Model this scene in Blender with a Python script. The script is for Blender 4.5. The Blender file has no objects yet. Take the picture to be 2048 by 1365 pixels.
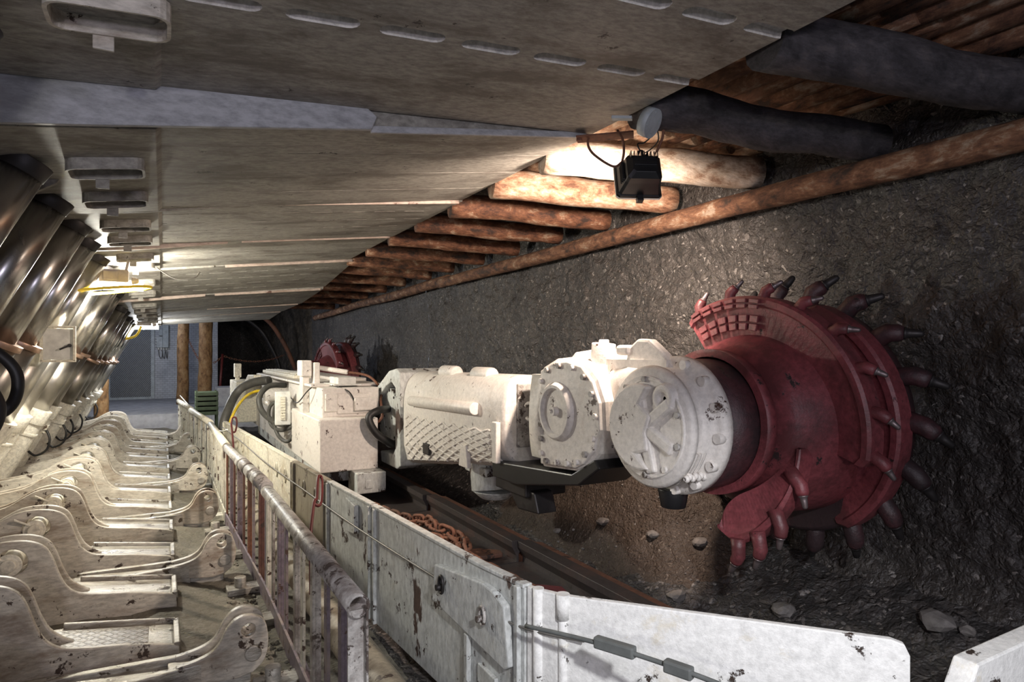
import bpy, bmesh, math, random
from math import sin, cos, pi, radians, sqrt, atan2
from mathutils import Vector, Matrix, noise

# ------------------------------------------------------------------ camera, world, lights, exposure
scn = bpy.context.scene
COL = scn.collection
cd = bpy.data.cameras.new('camera')
cam = bpy.data.objects.new('camera', cd)
COL.objects.link(cam)
cam.location = (0, 0, 1.6)
cam.rotation_euler = (radians(90), 0, radians(-29))
cd.sensor_width = 36
cd.lens = 36*1261/2048
cd.shift_y = 22.5/2048
cd.clip_start = .02
scn.camera = cam
scn.view_settings.view_transform = 'Standard'
scn.view_settings.look = 'None'
scn.view_settings.gamma = 1
scn.view_settings.use_curve_mapping = False
scn.view_settings.exposure = 0.35

w = bpy.data.worlds.new('world')
scn.world = w
w.use_nodes = True
w.node_tree.nodes['Background'].inputs[0].default_value = (.62, .66, .76, 1)
w.node_tree.nodes['Background'].inputs[1].default_value = .22


def lamp(kind, name, loc, power, col, size=.1, to=None, angle=120, blend=.4):
    l = bpy.data.lights.new(name, kind)
    l.energy = power
    l.color = col
    if kind == 'AREA':
        l.size = size
    else:
        l.shadow_soft_size = size
    if kind == 'SPOT':
        l.spot_size = radians(angle)
        l.spot_blend = blend
    o = bpy.data.objects.new(name, l)
    COL.objects.link(o)
    o.location = loc
    if to is not None:
        d = Vector(to)-Vector(loc)
        o.rotation_euler = d.to_track_quat('-Z', 'Y').to_euler()
    return o


# the floodlight hung from the canopy tip
lamp('SPOT', 'floodlight_beam', (1.97, 2.34, 2.38), 205, (1, .80, .66), .06, (2.38, 4.2, 1.45), 160, .8)
# the two tubular lamps in view, then unseen fill lights added behind the camera
lamp('POINT', 'walkway_and_fill_light', (-.48, 6.17, 2.06), 165, (1, .95, .82), .07)
lamp('POINT', 'walkway_and_fill_light', (-.30, 12.0, 1.92), 110, (.95, .97, 1), .07)
lamp('SPOT', 'walkway_and_fill_light', (.50, -.45, 2.2), 190, (.97, .97, 1), .06, (1.40, 1.25, .2), 62, .5)  # added spot, cone shaped to light the white panel and miss the drum
lamp('POINT', 'walkway_and_fill_light', (-.75, -.35, 1.9), 28, (.86, .80, 1), .08)  # added violet fill from behind left, no fixture
lamp('POINT', 'walkway_and_fill_light', (-.8, -3.2, 1.8), 90, (1, .97, .92), .1)  # added unseen fill farther back
lamp('POINT', 'face_fill_light', (.7, -2.0, 2.2), 52, (.82, .78, 1), .10)  # added fill for the coal at right and the drum, no fixture
lamp('POINT', 'roadway_lamp_light', (-.4, 16.0, 2.6), 40, (.72, .8, 1), .15)

# ------------------------------------------------------------------ materials
MATS = {}


def nodes(name):
    m = bpy.data.materials.new(name)
    m.use_nodes = True
    nt = m.node_tree
    b = nt.nodes['Principled BSDF']
    return m, nt, b


def mk(nt, t, **kw):
    n = nt.nodes.new(t)
    for k, v in kw.items():
        setattr(n, k, v)
    return n


def coord(nt, kind='Object', scale=(1, 1, 1)):
    tc = mk(nt, 'ShaderNodeTexCoord')
    mp = mk(nt, 'ShaderNodeMapping')
    mp.inputs['Scale'].default_value = scale
    if kind == 'World':
        g = mk(nt, 'ShaderNodeNewGeometry')
        nt.links.new(g.outputs['Position'], mp.inputs['Vector'])
    else:
        nt.links.new(tc.outputs[kind], mp.inputs['Vector'])
    return mp.outputs['Vector']


def nz(nt, vec, scale, detail=6, rough=.6, dist=0):
    n = mk(nt, 'ShaderNodeTexNoise')
    n.inputs['Scale'].default_value = scale
    n.inputs['Detail'].default_value = detail
    n.inputs['Roughness'].default_value = rough
    n.inputs['Distortion'].default_value = dist
    nt.links.new(vec, n.inputs['Vector'])
    return n.outputs['Fac']


def ramp(nt, fac, stops, interp='LINEAR'):
    r = mk(nt, 'ShaderNodeValToRGB')
    r.color_ramp.interpolation = interp
    el = r.color_ramp.elements
    while len(el) < len(stops):
        el.new(.5)
    for e, (p, c) in zip(el, stops):
        e.position = p
        e.color = (*c, 1) if len(c) == 3 else c
    nt.links.new(fac, r.inputs['Fac'])
    return r.outputs['Color']


def mix(nt, fac, a, b, mode='MIX'):
    m = mk(nt, 'ShaderNodeMix', data_type='RGBA', blend_type=mode)
    if isinstance(fac, float):
        m.inputs[0].default_value = fac
    else:
        nt.links.new(fac, m.inputs[0])
    for v, i in ((a, 6), (b, 7)):
        if isinstance(v, tuple):
            m.inputs[i].default_value = (*v, 1)
        else:
            nt.links.new(v, m.inputs[i])
    return m.outputs[2]


def bump(nt, b, h, strength=.3, dist=.01, prev=None):
    n = mk(nt, 'ShaderNodeBump')
    n.inputs['Strength'].default_value = strength
    n.inputs['Distance'].default_value = dist
    nt.links.new(h, n.inputs['Height'])
    if prev is not None:
        nt.links.new(prev, n.inputs['Normal'])
    nt.links.new(n.outputs['Normal'], b.inputs['Normal'])
    return n.outputs['Normal']


BW = ((0, 0, 0), (1, 1, 1))


def paint(name, base, under=(.035, .022, .016), dirt=(.16, .12, .085), chips=.36, dirtiness=.5, rough=.5,
          streak=(1, 1, 1), bumps=.25, chipscale=9, metal=0, tread=False, grain=.66, flakes=0):
    """worn paint: base coat, dirt clouds, chipped spots down to rusty steel"""
    if name in MATS:
        return MATS[name]
    m, nt, b = nodes(name)
    v = coord(nt, 'World')
    vs = coord(nt, 'World', streak)
    d = nz(nt, vs, 3.2, 10, .72, .3)
    st = .63-.28*dirtiness
    dm = ramp(nt, d, [(st, (0, 0, 0)), (st+.13, (.85, .85, .85))])
    fine = nz(nt, vs, 40, 5, .7)
    tone = ramp(nt, fine, [(.33, tuple(c*grain for c in base)), (.62, tuple(min(1, c*1.12) for c in base))])
    c1 = mix(nt, dm, tone, dirt)
    dd = mk(nt, 'ShaderNodeMath', operation='MULTIPLY')
    ch = nz(nt, v, chipscale, 9, .72, .2)
    cm = ramp(nt, ch, [(chips+.042, (1, 1, 1)), (chips+.06, (0, 0, 0))])
    c2 = mix(nt, cm, c1, under)
    if flakes:
        fk = nz(nt, coord(nt, 'World', (1, 1, .45)), 3.1, 10, .62, .15)
        fm = ramp(nt, fk, [(flakes, (1, 1, 1)), (flakes+.012, (0, 0, 0))])
        c2 = mix(nt, fm, c2, mix(nt, ramp(nt, fine, [(.4, (0, 0, 0)), (.6, (1, 1, 1))]), under, tuple(u*2 for u in under)))
    nt.links.new(c2, b.inputs['Base Color'])
    b.inputs['Roughness'].default_value = rough
    b.inputs['Metallic'].default_value = metal
    hm = mix(nt, cm, ramp(nt, nz(nt, vs, 55, 6, .7), list(zip((0, 1), BW))), (0, 0, 0))
    pn = bump(nt, b, hm, bumps, .006)
    if tread:
        s = coord(nt, 'World')
        sx = mk(nt, 'ShaderNodeSeparateXYZ')
        nt.links.new(s, sx.inputs[0])
        outs = []
        for sg in (1, -1):
            a = mk(nt, 'ShaderNodeMath', operation='MULTIPLY_ADD')
            nt.links.new(sx.outputs[1], a.inputs[0])
            a.inputs[1].default_value = sg*tread[1]
            if tread[2] == 'z':
                nt.links.new(sx.outputs[2], a.inputs[2])
            else:
                nt.links.new(sx.outputs[0], a.inputs[2])
            mu = mk(nt, 'ShaderNodeMath', operation='MULTIPLY')
            nt.links.new(a.outputs[0], mu.inputs[0])
            mu.inputs[1].default_value = 1/tread[0]
            fr = mk(nt, 'ShaderNodeMath', operation='PINGPONG')
            nt.links.new(mu.outputs[0], fr.inputs[0])
            fr.inputs[1].default_value = .5
            outs.append(fr.outputs[0])
        mn = mk(nt, 'ShaderNodeMath', operation='MINIMUM')
        nt.links.new(outs[0], mn.inputs[0])
        nt.links.new(outs[1], mn.inputs[1])
        hh = ramp(nt, mn.outputs[0], [(.06, (1, 1, 1)), (.14, (0, 0, 0))])
        bump(nt, b, hh, 1, .006, pn)
    MATS[name] = m
    return m


def metal(name, base, rough, metallic=1, streak=(1, 1, 1), dirt=None, var=.12, bs=.08):
    m, nt, b = nodes(name)
    v = coord(nt, 'World', streak)
    n = nz(nt, v, 6, 7, .65)
    c = ramp(nt, n, [(.3, dirt or tuple(x*.5 for x in base)), (.6, base)])
    nt.links.new(c, b.inputs['Base Color'])
    b.inputs['Metallic'].default_value = metallic
    r = mk(nt, 'ShaderNodeMapRange')
    r.inputs['To Min'].default_value = max(.02, rough-var)
    r.inputs['To Max'].default_value = rough+var
    nt.links.new(nz(nt, v, 14), r.inputs['Value'])
    nt.links.new(r.outputs[0], b.inputs['Roughness'])
    if bs:
        bump(nt, b, nz(nt, v, 30), bs, .003)
    MATS[name] = m
    return m


def plain(name, base, rough=.5, metallic=0, emit=None, var=.25, scale=12, bs=.1):
    m, nt, b = nodes(name)
    v = coord(nt, 'World')
    n = nz(nt, v, scale)
    c = ramp(nt, n, [(.3, tuple(x*(1-var) for x in base)), (.7, tuple(min(1, x*(1+var)) for x in base))])
    nt.links.new(c, b.inputs['Base Color'])
    b.inputs['Roughness'].default_value = rough
    b.inputs['Metallic'].default_value = metallic
    if bs:
        bump(nt, b, nz(nt, v, 45), bs, .004)
    if emit:
        b.inputs['Emission Color'].default_value = (*emit[0], 1)
        b.inputs['Emission Strength'].default_value = emit[1]
    MATS[name] = m
    return m


def wood(name, cols, axis='x', rough=.75):
    """bark-patched round timber, grain along one axis"""
    m, nt, b = nodes(name)
    sc = {'x': (1, 5, 5), 'y': (5, 1, 5), 'z': (5, 5, 1)}[axis]
    v = coord(nt, 'World', sc)
    v2 = coord(nt, 'World', tuple(.6+.15*s for s in sc))
    p = nz(nt, v2, 8, 10, .72, .25)
    g = nz(nt, v, 14, 8, .75, .1)
    c = ramp(nt, p, [(.38, cols[0]), (.46, cols[1]), (.55, cols[2]), (.64, cols[3])])
    c = mix(nt, .7, c, ramp(nt, g, [(.3, (.25, .22, .2)), (.65, (1, 1, 1))]), 'MULTIPLY')
    nt.links.new(c, b.inputs['Base Color'])
    b.inputs['Roughness'].default_value = rough
    pn = bump(nt, b, g, .5, .01)
    bump(nt, b, p, .6, .012, pn)
    MATS[name] = m
    return m


def coal(name, cols, sizes=(28, 60), bs=.9, rough=.42, dust=None):
    m, nt, b = nodes(name)
    v = coord(nt, 'World')
    w1 = nz(nt, v, 14, 3)
    vv = mk(nt, 'ShaderNodeVectorMath', operation='ADD')
    nn = mk(nt, 'ShaderNodeTexNoise')
    nn.inputs['Scale'].default_value = 20
    sc = mk(nt, 'ShaderNodeVectorMath', operation='SCALE')
    sc.inputs['Scale'].default_value = .07
    nt.links.new(v, nn.inputs['Vector'])
    nt.links.new(nn.outputs['Color'], sc.inputs[0])
    nt.links.new(v, vv.inputs[0])
    nt.links.new(sc.outputs[0], vv.inputs[1])
    hs = []
    for s in sizes:
        vo = mk(nt, 'ShaderNodeTexVoronoi', feature='F1')
        vo.inputs['Scale'].default_value = s
        vo.inputs['Randomness'].default_value = 1
        nt.links.new(vv.outputs[0], vo.inputs['Vector'])
        hs.append(vo)
    tone = ramp(nt, hs[0].outputs['Color'], [(.15, cols[0]), (.55, cols[1]), (.93, cols[2]), (1, cols[3])])
    fl_ = ramp(nt, hs[-1].outputs['Color'], [(.86, (0, 0, 0)), (.91, (1, 1, 1))])
    tone = mix(nt, fl_, tone, cols[3])
    big = nz(nt, v, 1.3, 6, .6)
    tone = mix(nt, .55, tone, ramp(nt, big, [(.32, (.35, .33, .33)), (.66, (1, 1, 1))]), 'MULTIPLY')
    if dust:
        dm = ramp(nt, nz(nt, v, 2.3, 7, .62), [(.42, (0, 0, 0)), (.6, (1, 1, 1))])
        tone = mix(nt, dm, tone, dust)
    nt.links.new(tone, b.inputs['Base Color'])
    rr = mk(nt, 'ShaderNodeMapRange')
    rr.inputs['To Min'].default_value = rough-.14
    rr.inputs['To Max'].default_value = rough+.3
    nt.links.new(nz(nt, v, 30), rr.inputs['Value'])
    nt.links.new(rr.outputs[0], b.inputs['Roughness'])
    inv = ramp(nt, hs[0].outputs['Distance'], [(.05, (1, 1, 1)), (.75, (0, 0, 0))])
    inv = mix(nt, 1.0, inv, ramp(nt, hs[0].outputs['Color'], [(.2, (.1, .1, .1)), (.8, (1, 1, 1))]), 'MULTIPLY')
    inv2 = ramp(nt, hs[-1].outputs['Distance'], [(0, (1, 1, 1)), (.8, (0, 0, 0))])
    p1 = bump(nt, b, inv, bs, .02)
    p2 = bump(nt, b, inv2, bs*.7, .01, p1)
    bump(nt, b, w1, .7, .03, p2)
    MATS[name] = m
    return m


def brick(name):
    m, nt, b = nodes(name)
    v = coord(nt, 'World')
    sx = mk(nt, 'ShaderNodeSeparateXYZ')
    cx = mk(nt, 'ShaderNodeCombineXYZ')
    nt.links.new(v, sx.inputs[0])
    nt.links.new(sx.outputs[0], cx.inputs[0])
    nt.links.new(sx.outputs[2], cx.inputs[1])
    br = mk(nt, 'ShaderNodeTexBrick')
    br.inputs['Scale'].default_value = 4.5
    br.inputs['Mortar Size'].default_value = .02
    br.inputs['Color1'].default_value = (.50, .52, .56, 1)
    br.inputs['Color2'].default_value = (.58, .60, .64, 1)
    br.inputs['Mortar'].default_value = (.34, .35, .38, 1)
    nt.links.new(cx.outputs[0], br.inputs['Vector'])
    c = mix(nt, .6, br.outputs['Color'], ramp(nt, nz(nt, v, 2.5, 8, .7), [(.3, (.45, .45, .47)), (.6, (1, 1, 1))]), 'MULTIPLY')
    nt.links.new(c, b.inputs['Base Color'])
    b.inputs['Roughness'].default_value = .85
    bump(nt, b, br.outputs['Fac'], -.5, .01)
    MATS[name] = m
    return m


CANOPY = paint('canopy_paint', (.345, .328, .290), under=(.06, .05, .042), dirt=(.135, .118, .10), chips=.30, dirtiness=.55,
               rough=.62, streak=(.6, 1.4, 1), bumps=.3, grain=.58)
CANOPY_LIGHT = paint('skirt_paint', (.42, .43, .45), under=(.05, .04, .035), dirt=(.30, .30, .31), chips=.26, dirtiness=.3, rough=.5,
                     streak=(.4, 1, 1), bumps=.12)
SLOT = paint('slot_weld', (.66, .64, .60), dirt=(.4, .36, .3), chips=.3, dirtiness=.3)
BASEP = paint('base_paint', (.58, .54, .465), under=(.06, .04, .03), dirt=(.26, .20, .145), chips=.35, dirtiness=.5, rough=.42,
              streak=(.5, 1.6, 1.6), bumps=.22)
TRAY = paint('worn_tray', (.50, .48, .43), under=(.10, .08, .06), dirt=(.20, .17, .13), chips=.37, dirtiness=.6, rough=.30, metal=.35,
             streak=(.5, 2, 2), bumps=.5)
TRAYT = paint('tread_tray', (.40, .37, .32), dirt=(.2, .17, .13), chips=.3, dirtiness=.5, rough=.35, tread=(.05, 1, 'x'))
WHITE = paint('machine_white', (.76, .72, .67), under=(.07, .035, .025), dirt=(.60, .53, .47), chips=.325, dirtiness=.28, rough=.45, bumps=.35, grain=.88)
WHITET = paint('machine_tread', (.76, .72, .67), under=(.07, .04, .03), dirt=(.60, .53, .47), chips=.30, dirtiness=.28, rough=.45, grain=.88,
               tread=(.062, .8, 'z'))
PLATEW = paint('spill_white', (.60, .62, .60), under=(.055, .035, .028), dirt=(.44, .43, .39), chips=.36, dirtiness=.36, rough=.5, bumps=.5,
               streak=(1, 1, .45), chipscale=6, flakes=.385)
PLATEG = paint('spill_rusty', (.30, .265, .20), under=(.06, .04, .03), dirt=(.17, .14, .10), chips=.34, dirtiness=.5, rough=.55, streak=(1, 2, .3))
PANELW = paint('panel_white', (.84, .84, .81), under=(.05, .035, .028), dirt=(.70, .62, .44), chips=.325, dirtiness=.26, rough=.5, bumps=.5, chipscale=8, flakes=.35, grain=.86)
SKIRT = paint('skirt_pink', (.50, .40, .34), under=(.12, .06, .04), dirt=(.30, .22, .17), chips=.32, dirtiness=.5, rough=.55, streak=(.4, 1, 1))
CREAM = paint('cream_paint', (.78, .74, .62), under=(.10, .06, .04), dirt=(.50, .42, .30), chips=.32, dirtiness=.35, rough=.5)
FENCE1 = paint('fence_white', (.62, .60, .52), under=(.08, .05, .04), dirt=(.35, .30, .22), chips=.37, dirtiness=.45, rough=.5, streak=(1, 1, .4))
FENCE2 = paint('fence_red', (.115, .048, .038), under=(.05, .03, .025), dirt=(.14, .08, .06), chips=.36, dirtiness=.5, rough=.55)
FENCE3 = paint('fence_violet', (.19, .155, .19), under=(.09, .05, .035), dirt=(.30, .25, .22), chips=.36, dirtiness=.5, rough=.55)
RAIL = paint('rail_worn', (.50, .48, .45), under=(.09, .07, .06), dirt=(.16, .13, .115), chips=.38, dirtiness=.6, rough=.42, bumps=.4, chipscale=14)
RED = paint('drum_red', (.215, .052, .060), under=(.03, .02, .02), dirt=(.085, .026, .028), chips=.31, dirtiness=.55, rough=.40, bumps=.35)
RUST = paint('rust', (.20, .085, .05), under=(.04, .025, .02), dirt=(.10, .055, .04), chips=.33, dirtiness=.5, rough=.75)
BARREL = paint('leg_barrel', (.80, .77, .68), under=(.16, .10, .06), dirt=(.55, .47, .36), chips=.30, dirtiness=.35, rough=.42)
CHROME = metal('chrome_rod', (.66, .64, .62), .26, 1, (1, 1, .2), (.52, .50, .47), .06, 0)
STEEL = metal('leg_steel', (.50, .48, .45), .36, 1, (1, 1, .2), (.36, .34, .31), .08, 0)
SHADERED = paint('shaded_sooty_red', (.075, .030, .034), under=(.02, .016, .016), dirt=(.030, .022, .024), chips=.32, dirtiness=.7, rough=.38, bumps=.5)  # drum red darkened for shade at hub and back disc, with caked coal
PICKM = metal('pick_steel', (.22, .185, .185), .42, .7, (1, 1, 1), (.2, .15, .15))
DARKST = metal('dark_steel', (.055, .05, .05), .5, .6)
PANST = paint('pan_steel', (.06, .05, .048), under=(.03, .025, .022), dirt=(.10, .06, .05), chips=.3, dirtiness=.4, rough=.45)
COPPER = metal('collar_copper', (.62, .42, .32), .38, .9)
BLACK = plain('black_enamel', (.012, .012, .013), .38)
RUBBER = plain('rubber', (.016, .015, .015), .5)
HOSE = plain('grey_hose', (.09, .088, .08), .5)
YELLOW = plain('yellow_hose', (.70, .50, .03), .45)
REDW = plain('red_wire', (.11, .018, .018), .5)
WIRE = plain('wire', (.25, .24, .22), .5, .5)
PLASTIC = plain('white_casing', (.72, .72, .68), .4)
LGREY = plain('lamp_grey', (.36, .32, .30), .5)
CLAMPG = plain('clamp_grey', (.13, .14, .135), .6)
GLOW = plain('lamp_glass', (1, 1, 1), .3, emit=((1, .97, .88), 28), bs=0)
GLASS = plain('flood_glass', (1, .95, .9), .2, emit=((1, .86, .72), 18), bs=0)
WOODX = wood('timber_bark', [(.05, .028, .02), (.16, .066, .036), (.28, .125, .066), (.50, .37, .26)], 'x')
WOODY = wood('timber_bark_long', [(.045, .028, .02), (.15, .068, .038), (.26, .13, .07), (.44, .34, .25)], 'y')
WOODPALE = wood('timber_peeled', [(.30, .18, .12), (.52, .40, .30), (.66, .55, .45), (.72, .64, .55)], 'x')
WOODMOT = wood('timber_mottled', [(.15, .07, .04), (.36, .19, .11), (.50, .35, .24), (.64, .54, .43)], 'x')
WOODLITY = wood('timber_lit_long', [(.14, .07, .04), (.34, .19, .11), (.48, .34, .23), (.60, .50, .40)], 'y')  # pole wood lightened, floodlight on these poles put into the colour
WOODSHADE = wood('timber_shaded', [(.030, .028, .032), (.055, .05, .055), (.085, .078, .085), (.12, .105, .105)], 'x')  # near logs greyed, shade put into the wood colour along with coal dust
WOODZ = wood('timber_post', [(.12, .06, .02), (.28, .15, .06), (.36, .21, .09), (.42, .28, .14)], 'z')
COAL = coal('coal_face', [(.045, .040, .037), (.068, .061, .056), (.105, .095, .087), (.30, .28, .26)], (30, 70), .6, .45)
COALF = coal('coal_rubble', [(.03, .028, .027), (.05, .046, .045), (.085, .075, .07), (.2, .18, .165)], (22, 50), .8, .5)
FINES = coal('brown_fines', [(.046, .031, .022), (.058, .041, .030), (.074, .053, .04), (.16, .13, .105)], (45, 95), .6, .6)
DUST = coal('dusty_floor', [(.17, .16, .125), (.22, .205, .165), (.26, .245, .20), (.30, .28, .24)], (40, 90), .25, .8, (.12, .11, .088))
STONE = coal('stone_wall', [(.06, .05, .04), (.11, .09, .07), (.16, .13, .10), (.2, .17, .14)], (7, 25), 1, .8)
ROCKM = plain('pale_rock', (.15, .138, .13), .7, var=.35, scale=25, bs=.5)
WALLW = brick('whitewashed_brick')
FLOORR = plain('roadway_floor_dust', (.36, .36, .38), .85, var=.3, scale=5, bs=.4)
MESHD = plain('door_steel', (.10, .105, .115), .55, .3, var=.3, scale=30)
CABINET = plain('cabinet_grey', (.38, .42, .44), .5)
GREENM = plain('green_crate', (.06, .085, .045), .6)

# ------------------------------------------------------------------ mesh builder
ORG = {}


def frame(d):
    d = d.normalized()
    up = Vector((0, 0, 1)) if abs(d.z) < .95 else Vector((0, 1, 0))
    x = up.cross(d).normalized()
    return x, d.cross(x), d


class MB:
    def __init__(s):
        s.v, s.f, s.sm, s.mi, s.cur = [], [], [], [], 0

    def add(s, vs, fs, smooth=False):
        o = len(s.v)
        s.v += [Vector(p) for p in vs]
        for i, f in enumerate(fs):
            s.f.append([o+k for k in f])
            s.sm.append(smooth if isinstance(smooth, bool) else smooth[i])
            s.mi.append(s.cur)
        return s

    def box(s, c, d, R=None):
        c = Vector(c)
        vs = []
        for x in (-.5, .5):
            for y in (-.5, .5):
                for z in (-.5, .5):
                    p = Vector((x*d[0], y*d[1], z*d[2]))
                    vs.append(c+(R @ p if R else p))
        return s.add(vs, [(0, 1, 3, 2), (4, 6, 7, 5), (0, 4, 5, 1), (2, 3, 7, 6), (0, 2, 6, 4), (1, 5, 7, 3)])

    def bx(s, x0, x1, y0, y1, z0, z1):
        return s.box(((x0+x1)/2, (y0+y1)/2, (z0+z1)/2), (x1-x0, y1-y0, z1-z0))

    def bar(s, a, b, wd, ht, up=(0, 0, 1)):
        a, b = Vector(a), Vector(b)
        d = (b-a)
        L = d.length
        d.normalize()
        u = Vector(up)
        x = d.cross(u)
        if x.length < 1e-4:
            x = d.cross(Vector((1, 0, 0)))
        x.normalize()
        z = x.cross(d)
        R = Matrix((x, d, z)).transposed()
        return s.box((a+b)/2, (wd, L, ht), R)

    def cyl(s, a, b, r0, r1=None, n=24, cap=True):
        a, b = Vector(a), Vector(b)
        r1 = r0 if r1 is None else r1
        x, y, d = frame(b-a)
        vs = []
        for p, r in ((a, r0), (b, r1)):
            for i in range(n):
                t = 2*pi*i/n
                vs.append(p+x*(r*cos(t))+y*(r*sin(t)))
        fs = [(i, (i+1) % n, n+(i+1) % n, n+i) for i in range(n)]
        sm = [True]*n
        if cap:
            fs += [tuple(range(n))[::-1], tuple(range(n, 2*n))]
            sm += [False, False]
        return s.add(vs, fs, sm)

    def lathe(s, a, d, prof, n=32, a0=0, a1=2*pi):
        """prof: (along, radius) pairs about axis d through a"""
        a = Vector(a)
        x, y, d = frame(Vector(d))
        full = abs(a1-a0) > 6.28
        m = n if full else n+1
        vs = []
        for h, r in prof:
            for i in range(m):
                t = a0+(a1-a0)*i/n
                vs.append(a+d*h+x*(r*cos(t))+y*(r*sin(t)))
        fs, sm = [], []
        for k in range(len(prof)-1):
            dh, dr = abs(prof[k+1][0]-prof[k][0]), abs(prof[k+1][1]-prof[k][1])
            for i in range(n):
                j = (i+1) % m
                fs.append((k*m+i, k*m+j, (k+1)*m+j, (k+1)*m+i))
                sm.append(dh > dr*.3 or len(prof) > 8)
        s.add(vs, fs, sm)
        return s

    def tube(s, pts, r, n=10, closed=False, cap=True, rad=None):
        P = [Vector(p) for p in pts]
        m = len(P)
        vs = []
        px = None
        for i in range(m):
            if closed:
                d = P[(i+1) % m]-P[i-1]
            else:
                d = P[min(i+1, m-1)]-P[max(i-1, 0)]
            d.normalize()
            if px is None:
                x, y, _ = frame(d)
            else:
                x = (px-d*px.dot(d)).normalized()
                y = d.cross(x)
            px = x
            rr = rad[i] if rad else r
            for k in range(n):
                t = 2*pi*k/n
                vs.append(P[i]+x*(rr*cos(t))+y*(rr*sin(t)))
        fs, sm = [], []
        for i in range(m if closed else m-1):
            for k in range(n):
                a, b = i*n, ((i+1) % m)*n
                fs.append((a+k, a+(k+1) % n, b+(k+1) % n, b+k))
                sm.append(True)
        if cap and not closed:
            fs += [tuple(range(n))[::-1], tuple(range((m-1)*n, m*n))]
            sm += [False, False]
        return s.add(vs, fs, sm)

    def prism(s, pts, axis, a, b, smooth=False):
        """pts 2-D; axis 'y': (x,z) swept y=a..b; 'x': (y,z); 'z': (x,y)"""
        def p3(p, t):
            return {'y': (p[0], t, p[1]), 'x': (t, p[0], p[1]), 'z': (p[0], p[1], t)}[axis]
        n = len(pts)
        vs = [p3(p, a) for p in pts]+[p3(p, b) for p in pts]
        fs = [(i, (i+1) % n, n+(i+1) % n, n+i) for i in range(n)]
        fs += [tuple(range(n))[::-1], tuple(range(n, 2*n))]
        return s.add(vs, fs, [smooth]*n+[False, False])

    def loft(s, rings, cap=True, smooth=True):
        n = len(rings[0])
        vs = [p for r in rings for p in r]
        fs, sm = [], []
        for k in range(len(rings)-1):
            for i in range(n):
                fs.append((k*n+i, k*n+(i+1) % n, (k+1)*n+(i+1) % n, (k+1)*n+i))
                sm.append(smooth)
        if cap:
            fs += [tuple(range(n))[::-1], tuple(range((len(rings)-1)*n, len(rings)*n))]
            sm += [False, False]
        return s.add(vs, fs, sm)

    def hexb(s, c, d, r, h):
        c = Vector(c)
        d = Vector(d).normalized()
        s.cyl(c-d*.004, c+d*h, r, r*.96, 6)
        return s

    def rock(s, c, r, seed, sq=(1, 1, 1), sub=2):
        bm = bmesh.new()
        bmesh.ops.create_icosphere(bm, subdivisions=sub, radius=1)
        o = Vector((seed*3.1, seed*1.7, seed*.9))
        vs = []
        for v in bm.verts:
            p = v.co.normalized()
            k = 1+.35*noise.noise(p*1.1+o)+.22*noise.noise(p*2.7+o)
            vs.append(Vector(c)+Vector((p.x*sq[0], p.y*sq[1], p.z*sq[2]))*(r*k))
        fs = [[v.index for v in f.verts] for f in bm.faces]
        bm.free()
        return s.add(vs, fs, False)

    def build(s, name, mat, parent=None, origin=None, bevel=0, seg=2):
        if parent is not None:
            og = ORG[parent.name]
        elif origin is not None:
            og = Vector(origin)
        else:
            xs = [p.x for p in s.v]
            ys = [p.y for p in s.v]
            zs = [p.z for p in s.v]
            og = Vector(((min(xs)+max(xs))/2, (min(ys)+max(ys))/2, min(zs)))
        me = bpy.data.meshes.new(name)
        me.from_pydata([p-og for p in s.v], [], s.f)
        for m in (mat if isinstance(mat, (list, tuple)) else [mat]):
            me.materials.append(m)
        me.polygons.foreach_set('use_smooth', s.sm)
        me.polygons.foreach_set('material_index', s.mi)
        bm = bmesh.new()
        bm.from_mesh(me)
        bmesh.ops.recalc_face_normals(bm, faces=bm.faces)
        bm.to_mesh(me)
        bm.free()
        o = bpy.data.objects.new(name, me)
        COL.objects.link(o)
        ORG[o.name] = og
        if parent is not None:
            o.parent = parent
        else:
            o.location = og
        if bevel:
            b = o.modifiers.new('bevel', 'BEVEL')
            b.width = bevel
            b.segments = seg
            b.limit_method = 'ANGLE'
            b.angle_limit = radians(35)
        return o


def thing(name, loc, label, cat, group=None):
    o = bpy.data.objects.new(name, None)
    o.empty_display_size = .1
    COL.objects.link(o)
    o.location = loc
    ORG[o.name] = Vector(loc)
    return tag(o, label, cat, group)


def tag(o, label, cat, group=None, kind=None):
    o['label'] = label
    o['category'] = cat
    if group:
        o['group'] = group
    if kind:
        o['kind'] = kind
    return o


def struct(o):
    o['kind'] = 'structure'
    return o


def cut(o, cutter_mb, mats=None):
    """subtract a cutter from an object and bake the result"""
    c = cutter_mb.build('cutter', mats or o.data.materials[0], origin=ORG[o.name])
    if o.parent:
        c.location = ORG[o.name]
    bpy.context.view_layer.update()
    m = o.modifiers.new('cut', 'BOOLEAN')
    m.operation = 'DIFFERENCE'
    m.object = c
    m.solver = 'EXACT'
    if hasattr(m, 'material_mode'):
        m.material_mode = 'TRANSFER'
    dg = bpy.context.evaluated_depsgraph_get()
    me = bpy.data.meshes.new_from_object(o.evaluated_get(dg))
    o.modifiers.remove(m)
    o.data = me
    bpy.data.objects.remove(c)
    return o


def smooth_path(pts, k=6):
    P = [Vector(p) for p in pts]
    out = []
    n = len(P)
    for i in range(n-1):
        p0, p1, p2, p3 = P[max(i-1, 0)], P[i], P[i+1], P[min(i+2, n-1)]
        for j in range(k):
            t = j/k
            out.append(.5*((2*p1)+(p2-p0)*t+(2*p0-5*p1+4*p2-p3)*t*t+(3*p1-p0-3*p2+p3)*t**3))
    out.append(P[-1])
    return out


def lerp(pts, t):
    for (a, x), (b, y) in zip(pts, pts[1:]):
        if t <= b:
            k = (t-a)/(b-a)
            return x+(y-x)*k
    return pts[-1][1]


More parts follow.
